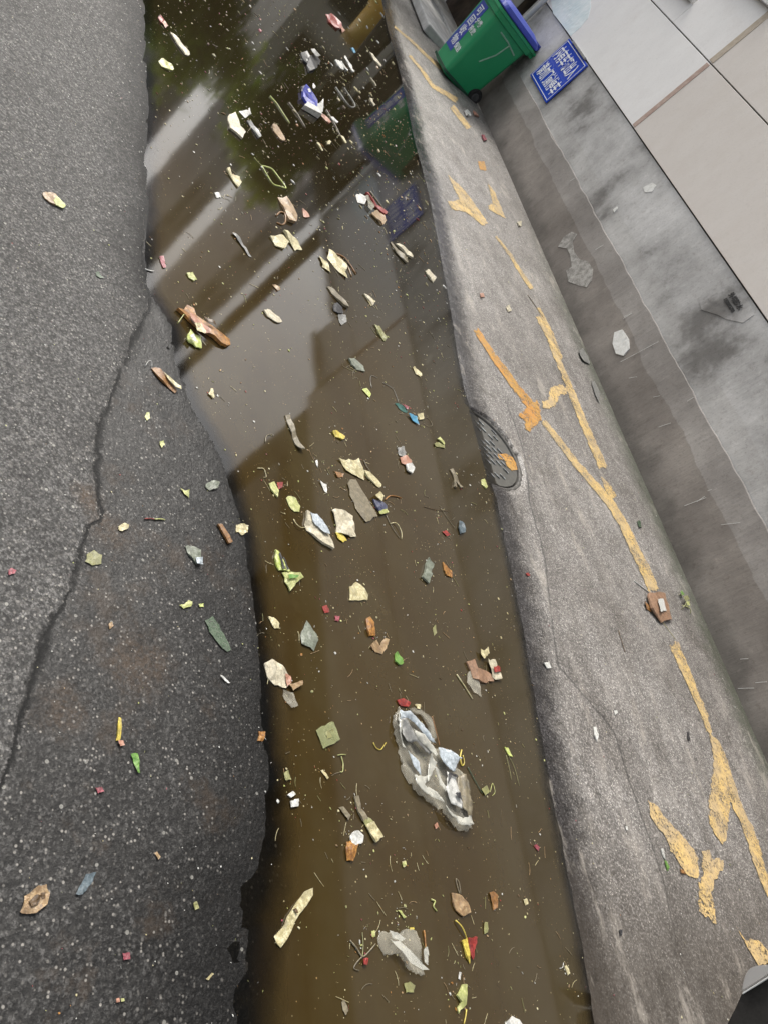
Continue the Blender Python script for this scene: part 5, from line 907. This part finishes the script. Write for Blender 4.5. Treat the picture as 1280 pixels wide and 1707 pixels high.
heap('red_ribbon', 'ribbon', 'red ribbon tangled with brown scraps in front of the mirrored sign', [('s', 'ribbon', 'O', [(303, 200), (330, 204), (400, 288), (425, 338), (543, 408), (520, 442), (478, 416), (400, 342)], 'red', dict(dome=.015)), ('s', 'brown_chunk', 'O', [(368, 430), (430, 384), (500, 440), (522, 510), (490, 547), (420, 482)], 'tan', dict(dome=.03)), ('w', 'stick', 'O', [(360, 184), (440, 288), (512, 382)], 'dull', dict(r=.006)), ('s', 'mint_film', 'O', [(305, 250), (330, 240), (400, 340), (365, 400), (330, 370)], 'film')])
heap('wood_strips', 'wood', 'two parallel pale wooden strips below the mirrored sign', [('s', 'strip', 'O', [(628, 745), (662, 744), (812, 880), (800, 907), (740, 862)], 'paper', dict(dome=.01)), ('s', 'strip', 'O', [(573, 730), (596, 740), (680, 840), (767, 945), (740, 957), (640, 852)], 'dull', dict(dome=.01))])
piece('foam_lump', 'foam', 'pale pinkish foam tile near the right water edge', 'O', [(941, 1036), (985, 1024), (1057, 1110), (1031, 1162), (1000, 1131)], 'paper', dome=.01)
piece('paper_scrap', 'paper', 'small cream wedge below the two wooden strips', 'A', [(964, 1165), (980, 1169), (1006, 1195), (990, 1208)], 'cream')
heap('black_scrap', 'plastic', 'small black plastic knot with smoky film, middle of the grey reflection', [('s', 'knot', 'K', [(1003, 356), (1025, 334), (1052, 365), (1064, 395), (1035, 396), (1010, 381)], 'black', dict(dome=.012)), ('s', 'film', 'K', [(1030, 400), (1070, 399), (1077, 440), (1050, 457)], 'grey')])
piece('leaf_strip', 'leaf', 'pale leaf shaped scrap at the lower end of the dark mirrored pole', 'K', [(638, 376), (670, 374), (715, 413), (737, 440), (700, 441), (655, 411)], 'paper', dome=.006)
piece('leaf_strip', 'leaf', 'dull slanted strip above the small black plastic knot', 'K', [(973, 250), (995, 249), (1070, 330), (1087, 370), (1060, 356), (1000, 291)], 'dull', dome=.006)
heap('root_peel', 'peel', 'long orange brown peel with a green white leaf stuck to it at the puddle corner', [
    ('s', 'brown_peel', 'N', [(140, 250), (300, 190), (370, 230), (420, 330), (520, 420), (640, 520), (780, 590), (900, 690), (905, 770), (850, 800), (760, 750), (640, 650), (500, 560), (380, 500), (280, 400), (230, 330)], 'orange', dict(dome=.03)),
    ('s', 'dark_hollow', 'N', [(470, 400), (620, 480), (650, 530), (560, 500), (480, 450)], 'dkbrown', dict(lift=.028, curl=.003)),
    ('s', 'pale_flesh', 'N', [(240, 340), (330, 350), (450, 480), (600, 600), (520, 640), (400, 560), (290, 430)], 'salmon', dict(lift=.018)),
    ('s', 'green_leaf', 'N', [(330, 540), (400, 620), (470, 660), (490, 830), (400, 810), (270, 700), (280, 620)], 'lime', dict(dome=.02, lift=.004)),
    ('s', 'white_rib', 'N', [(268, 680), (330, 640), (370, 730), (350, 770)], 'white', dict(lift=.02)),
    ('s', 'straw_fibres', 'N', [(340, 500), (430, 490), (500, 620), (480, 660), (380, 600)], 'cream', dict(lift=.024)),
    ('w', 'pale_tail', 'N', [(250, 290), (200, 350), (140, 445)], 'lemon', dict(r=.0025, arch=.008)), ('w', 'thread', 'N', [(480, 660), (520, 720), (568, 775)], 'paper', dict(r=.0016))])
piece('shell_flake', 'shell', 'small cream flake with a dark side below the long orange brown peel', 'N', [(600, 1500), (640, 1418), (660, 1425), (668, 1500), (687, 1552), (665, 1567)], 'cream', dome=.01)
for i, (nm, ct, lb, c, pts, m, r) in enumerate([
    ('strand', 'strand', 'bright looped string trailing right of the black bag and blue packet', 'L', [(700, 415), (760, 500), (800, 560), (860, 625), (905, 620), (890, 570), (790, 420)], 'grey', .006),
    ('strand', 'strand', 'long yellow grass stalk left of the blue drink packet', 'L', [(0, 510), (70, 590), (130, 680), (210, 800)], 'lime', .005),
    ('strand', 'strand', 'thin grey stalk ending in a yellow bud below the blue packet', 'L', [(600, 655), (680, 790), (760, 950)], 'dull', .004),
    ('strand', 'strand', 'thin double stalk just below left of the blue packet', 'L', [(200, 580), (290, 700), (380, 850)], 'dull', .005)]):
    strand(nm, ct, lb, c, pts, m, r=r)
for lb, c, pts, m in [
    ('white curled slip right of the black bag', 'L', [(690, 130), (730, 130), (780, 200), (775, 240), (720, 190)], 'white'),
    ('slim white slip between the curled slip and the bright string', 'L', [(745, 140), (765, 150), (830, 235), (815, 245)], 'white'),
    ('longer white slip at the right of the two slips near the black bag', 'L', [(785, 80), (800, 85), (860, 190), (890, 250), (875, 250), (835, 180)], 'white'),
    ('white and tan slip near the yellow mirrored drum', 'L', [(1060, 40), (1090, 60), (1140, 130), (1185, 195), (1165, 195), (1110, 130)], 'paper'),
    ('turquoise scrap floating above the white slips', 'L', [(860, 0), (885, 0), (915, 50), (895, 50)], 'sky'),
    ('pale lens shaped slip above the mirrored bin', 'L', [(1065, 310), (1085, 320), (1140, 400), (1125, 405)], 'paper'),
    ('cream pointed slip over the mirrored bin lid', 'L', [(1060, 530), (1085, 540), (1120, 610), (1105, 615), (1070, 570)], 'paper'),
    ('yellow bud at the end of the thin grey stalk', 'L', [(750, 935), (775, 940), (820, 1015), (800, 1015)], 'cream'),
    ('slim cream slip left of the yellow bud', 'L', [(495, 1010), (515, 1010), (563, 1090), (550, 1095)], 'cream'),
    ('round cream crumb between the slim slip and the yellow bud', 'L', [(605, 1005), (630, 985), (652, 1000), (635, 1025), (610, 1028)], 'cream'),
    ('tangled white slip below the salmon wedge', 'L', [(640, 735), (670, 730), (725, 790), (720, 800), (660, 765)], 'white'),
    ('pinkish torn slip in the green mirrored leaves', 'L', [(20, 810), (60, 820), (120, 900), (160, 980), (130, 1000), (70, 940), (30, 880)], 'tan'),
    ('white wedge below left of the pinkish torn slip', 'A', [(470, 440), (500, 440), (512, 425), (515, 450), (495, 468)], 'white'),
    ('white fish shaped slip in the dark mirrored pillar', 'A', [(500, 478), (520, 480), (556, 540), (545, 545)], 'grey'),
    ('small white wedge on the beige mirrored stripe', 'A', [(372, 760), (388, 762), (400, 780), (378, 782)], 'white'),
    ('pale slip right of the brown stringy husk', 'K', [(1170, 290), (1190, 295), (1232, 330), (1215, 352)], 'paper'),
    ('yellow green slip in the upper right of the brown water', 'K', [(1228, 455), (1250, 462), (1290, 520), (1280, 545), (1245, 500)], 'olive'),
    ('tan slip above the pale leaf shaped scrap', 'K', [(683, 240), (700, 240), (727, 262), (712, 274)], 'tan')]:
    piece('paper_slip', 'slip', lb, c, pts, m, dome=.006)

# --- on the concrete apron
heap('drink_carton', 'carton', 'flattened brown drink carton with white label lying on the yellow line', [('s', 'carton_body', 'H', [(824, 1090), (865, 1074), (902, 1080), (908, 1125), (914, 1175), (880, 1187), (850, 1152), (838, 1140)], 'card', dict(dome=.03, th=.006)), ('s', 'white_label', 'H', [(850, 1112), (880, 1108), (889, 1152), (862, 1158)], 'white', dict(lift=.036, curl=.002)), ('s', 'dark_flap', 'H', [(818, 1112), (840, 1120), (850, 1150), (828, 1140)], 'brown', dict(lift=.004)), ('w', 'white_straw', 'H', [(785, 1035), (812, 1055), (842, 1078)], 'white', dict(r=.0045)), ('w', 'thin_cord', 'H', [(890, 1185), (912, 1215), (938, 1250)], 'cream', dict(r=.0022))], True)
for lb, c, pts, m, dm in [
    ('pale rounded pebble high on the grey concrete near the upper yellow line', 'H', [(313, 26), (325, 21), (333, 38), (321, 46)], 'paper', .012),
    ('broken grey stone resting by the wall foot', 'H', [(578, 192), (598, 177), (612, 195), (627, 217), (620, 236), (592, 226)], 'grey', .03),
    ('flat grey stone half buried by the wall foot below the broken one', 'H', [(628, 300), (645, 296), (660, 340), (655, 380), (640, 350)], 'grey', .012)]:
    piece('stone', 'stone', lb, c, pts, m, ground=True, dome=dm, curl=.003)
for lb, c, pts, m in [
    ('bright white flake on the concrete near the lower water edge', 'I', [(270, 146), (294, 141), (308, 165), (286, 171)], 'white'),
    ('long white flake further down the concrete', 'I', [(487, 424), (499, 421), (509, 455), (500, 483), (489, 460)], 'white'),
    ('small reddish brown flake beside the lowest yellow arrow', 'I', [(860, 1038), (886, 1045), (890, 1062), (866, 1056)], 'brown'),
    ('cream round flake on the lower concrete', 'I', [(624, 855), (634, 851), (640, 866), (630, 871)], 'white'),
    ('black burnt crumb on the lower concrete', 'I', [(597, 1302), (614, 1300), (613, 1322), (601, 1327)], 'black'),
    ('pale folded flake beside the groove in the concrete', 'I', [(576, 352), (590, 349), (594, 358), (582, 372)], 'white'),
    ('small black chip beside the yellow line fork', 'I', [(893, 445), (905, 443), (906, 480), (897, 478)], 'black'),
    ('red fleck on the concrete next to the brown carton level', 'H', [(384, 1008), (398, 1004), (404, 1014), (392, 1018)], 'red'),
    ('dark green fleck near the wall foot', 'H', [(796, 815), (808, 812), (814, 836), (802, 838)], 'darkgreen'),
    ('orange red crumb high on the concrete', 'W', [(374, 922), (386, 920), (388, 932), (376, 934)], 'salmon'),
    ('cream crumb beside the upper yellow line', 'W', [(458, 962), (468, 956), (474, 974), (464, 980)], 'paper'),
    ('pale yellow crumb near the wall foot high up', 'W', [(490, 696), (505, 694), (508, 708), (494, 711)], 'paper'),
    ('pink scrap on the kerb near the wheelie bin', 'W', [(378, 424), (390, 422), (396, 440), (384, 441)], 'pink'),
    ('white scrap by the wheel of the bin', 'W', [(322, 348), (340, 344), (345, 362), (330, 366)], 'white'),
    ('salmon scrap right of the white scrap by the bin wheel', 'W', [(352, 350), (368, 352), (370, 366), (356, 364)], 'salmon')]:
    piece('flake', 'flake', lb, c, pts, m, ground=True, dome=.004)
heap('chalk_stick', 'stick', 'white stick end with a green tip beside the lowest yellow bar', [('s', 'white_part', 'I', [(778, 950), (790, 947), (801, 1000), (789, 988)], 'white', dict(dome=.006)), ('s', 'green_tip', 'I', [(793, 1003), (804, 1005), (815, 1032), (806, 1046)], 'green', dict(dome=.004))], True)

# --- uncountable specks: floating crumbs, and grit on the ground
CENT = np.array([(o.location.x, o.location.y) for o in COL.objects if o.get('label') and not o.parent and abs(o.location.z) < .002 and .5 < o.location.x < 3.6 and 0 < o.location.y < 9])
def specks(name, n, region, sizes, mats, zf, seedk, bias=None, cent=None):
    r = np.random.default_rng(seedk); V, Fc, Mi = [], [], []; c = 0; tries = 0
    B = region
    while c < n and tries < 60:
        tries += 1; q = np.column_stack([r.uniform(B[0], B[1], 4000), r.uniform(B[2], B[3], 4000)])
        if cent is not None: k_ = r.integers(0, len(cent), 4000); q = cent[k_] + r.normal(0, 1, (4000, 2)) * (.02 + .012 * cent[k_, 1:2])
        ok = zf(q); q = q[ok]
        if bias is not None and len(q): q = q[r.uniform(0, 1, len(q)) < bias(q)]
        hz = np.maximum(gh_arr(q), 0) if len(q) else []
        for (x, y), z in zip(q, hz):
            if c >= n: break
            dist = math.hypot(x, y); s = sizes[0] * (sizes[1] / sizes[0]) ** (r.uniform() ** 2.2); s *= (.75 + dist * .10)
            a = r.uniform(0, math.pi); el = r.uniform(.25, 1) if r.uniform() < .7 else .12; k = len(V); m = r.integers(4, 7); zz = z + .0012
            ca, sa = math.cos(a), math.sin(a); h = s * .22
            top = []
            for j in range(m):
                t = 2 * math.pi * j / m; rr = s * r.uniform(.6, 1.1); u, w_ = math.cos(t) * rr, math.sin(t) * rr * el
                V.append((x + u * ca - w_ * sa, y + u * sa + w_ * ca, zz)); 
            for j in range(m):
                p = V[k + j]; V.append((x + (p[0] - x) * .8, y + (p[1] - y) * .8, zz + h * r.uniform(.6, 1.2)))
            mi = r.choice(len(mats), p=mats_p)
            for j in range(m): Fc.append((k + j, k + (j + 1) % m, k + m + (j + 1) % m, k + m + j)); Mi.append(mi)
            Fc.append(tuple(k + m + j for j in range(m))); Mi.append(mi); c += 1
    o = mesh_from(name, V, Fc, [lmat(x) for x in mats]); o.data.polygons.foreach_set('material_index', Mi); tag(o, kind='stuff'); return o
mats_p = np.array([.34, .2, .14, .12, .06, .05, .03, .03, .03])
ML = ['cream', 'white', 'lemon', 'tan', 'orange', 'olive', 'red', 'pink', 'dkbrown']
inw = lambda q: inside(q, WP) & (poly_dist(q, WP, True) > .012)
clus = lambda q: np.clip(.12 + 1.5 * np.abs(vnoise(q, 3.3, 1)) + .35 * (q[:, 1] > 3.2), 0, 1)
o = specks('floating_crumbs', 4200, (.6, 3.6, -.1, 7.5), (.0018, .0085), ML, inw, 3, clus); tag(o, 'tiny pale food crumbs scattered all over the puddle surface', 'crumbs')
o = specks('floating_crumbs', 1100, (.8, 3.8, 4.0, 13), (.003, .022), ML, inw, 4, clus); tag(o, 'pale slivers crowding the far end of the puddle', 'crumbs')
o = specks('floating_crumbs', 1500, (.6, 3.6, -.1, 7.5), (.0018, .0075), ML, inw, 8, None, CENT); tag(o, 'tiny crumbs gathered round the larger floating scraps', 'crumbs')
mats_p = np.array([.25, .45, .06, .06, .03, .03, .03, .03, .06])
o = specks('grit', 2200, (2.7, 5.0, 0.1, 11), (.0014, .006), ML, lambda q: (q[:, 0] > xe(q[:, 1]) + .06), 5); tag(o, 'fine pale grit and crumbs scattered over the concrete apron', 'grit')
mats_p = np.array([.12, .62, .08, .04, .02, .03, .02, .03, .04])
o = specks('grit', 1500, (-.2, 1.4, .15, 5), (.0012, .0042), ML, lambda q: ~inside(q, WP) & (q[:, 0] < 1.5), 6); tag(o, 'fine pale grit sprinkled over the asphalt', 'grit')

heap('weed', 'weed', 'small straggly weed growing at the wall foot right of the drink carton', [('w', 'stem', 'H', [(960, 1140), (965, 1110), (950, 1085)], 'olive', dict(r=.003, arch=.03)), ('w', 'stem', 'H', [(962, 1125), (980, 1140), (992, 1155)], 'lemon', dict(r=.003, arch=.02)), ('s', 'leaf', 'H', [(955, 1100), (972, 1092), (980, 1105), (965, 1115)], 'olive', dict(lift=.02)), ('s', 'leaf', 'H', [(968, 1118), (982, 1112), (985, 1128), (972, 1130)], 'lemon', dict(lift=.016)), ('s', 'leaf', 'H', [(945, 1080), (955, 1072), (962, 1088), (950, 1092)], 'green', dict(lift=.018))], True)
strand('cut_twig', 'twig', 'thin straight dark twig lying in the middle of the concrete', 'X', [(1030, 1052), (1036, 1072), (1041, 1088)], 'dkbrown', ground=True, r=.003)
strand('cut_twig', 'twig', 'dark stiff cord lying above the upper yellow strip on concrete', 'X', [(879, 492), (890, 508), (905, 530)], 'dkbrown', ground=True, r=.004)

def fibres(n, seedk):
    r = np.random.default_rng(seedk); bm = bmesh.new(); c = 0
    while c < n:
        if r.uniform() < .6: p = CENT[r.integers(0, len(CENT))] + r.normal(0, .05, 2)
        else: p = np.array([r.uniform(.9, 3.4), r.uniform(0, 7)])
        if not inw(np.array([p]))[0]: continue
        d = math.hypot(*p); L = r.uniform(.012, .05) * (.7 + d * .12); a = r.uniform(0, 6.3); k = r.normal(0, .45); pts = []
        for i in range(5): pts.append((p[0], p[1], .002)); p = p + np.array([math.cos(a), math.sin(a)]) * L / 4; a += k / 3
        f0 = len(bm.faces); tube(bm, pts, .0006 * (.5 + d * .28), 4); bm.faces.ensure_lookup_table(); mi = int(r.choice(4, p=[.3, .35, .2, .15]))
        for q in range(f0, len(bm.faces)): bm.faces[q].material_index = mi
        c += 1
    o = bm_obj('floating_fibres', bm, [lmat('cream'), lmat('dull'), lmat('tan'), lmat('olive')]); tag(o, 'fine pale fibres and shreds strewn over the puddle', 'fibres', kind='stuff')
fibres(380, 12)
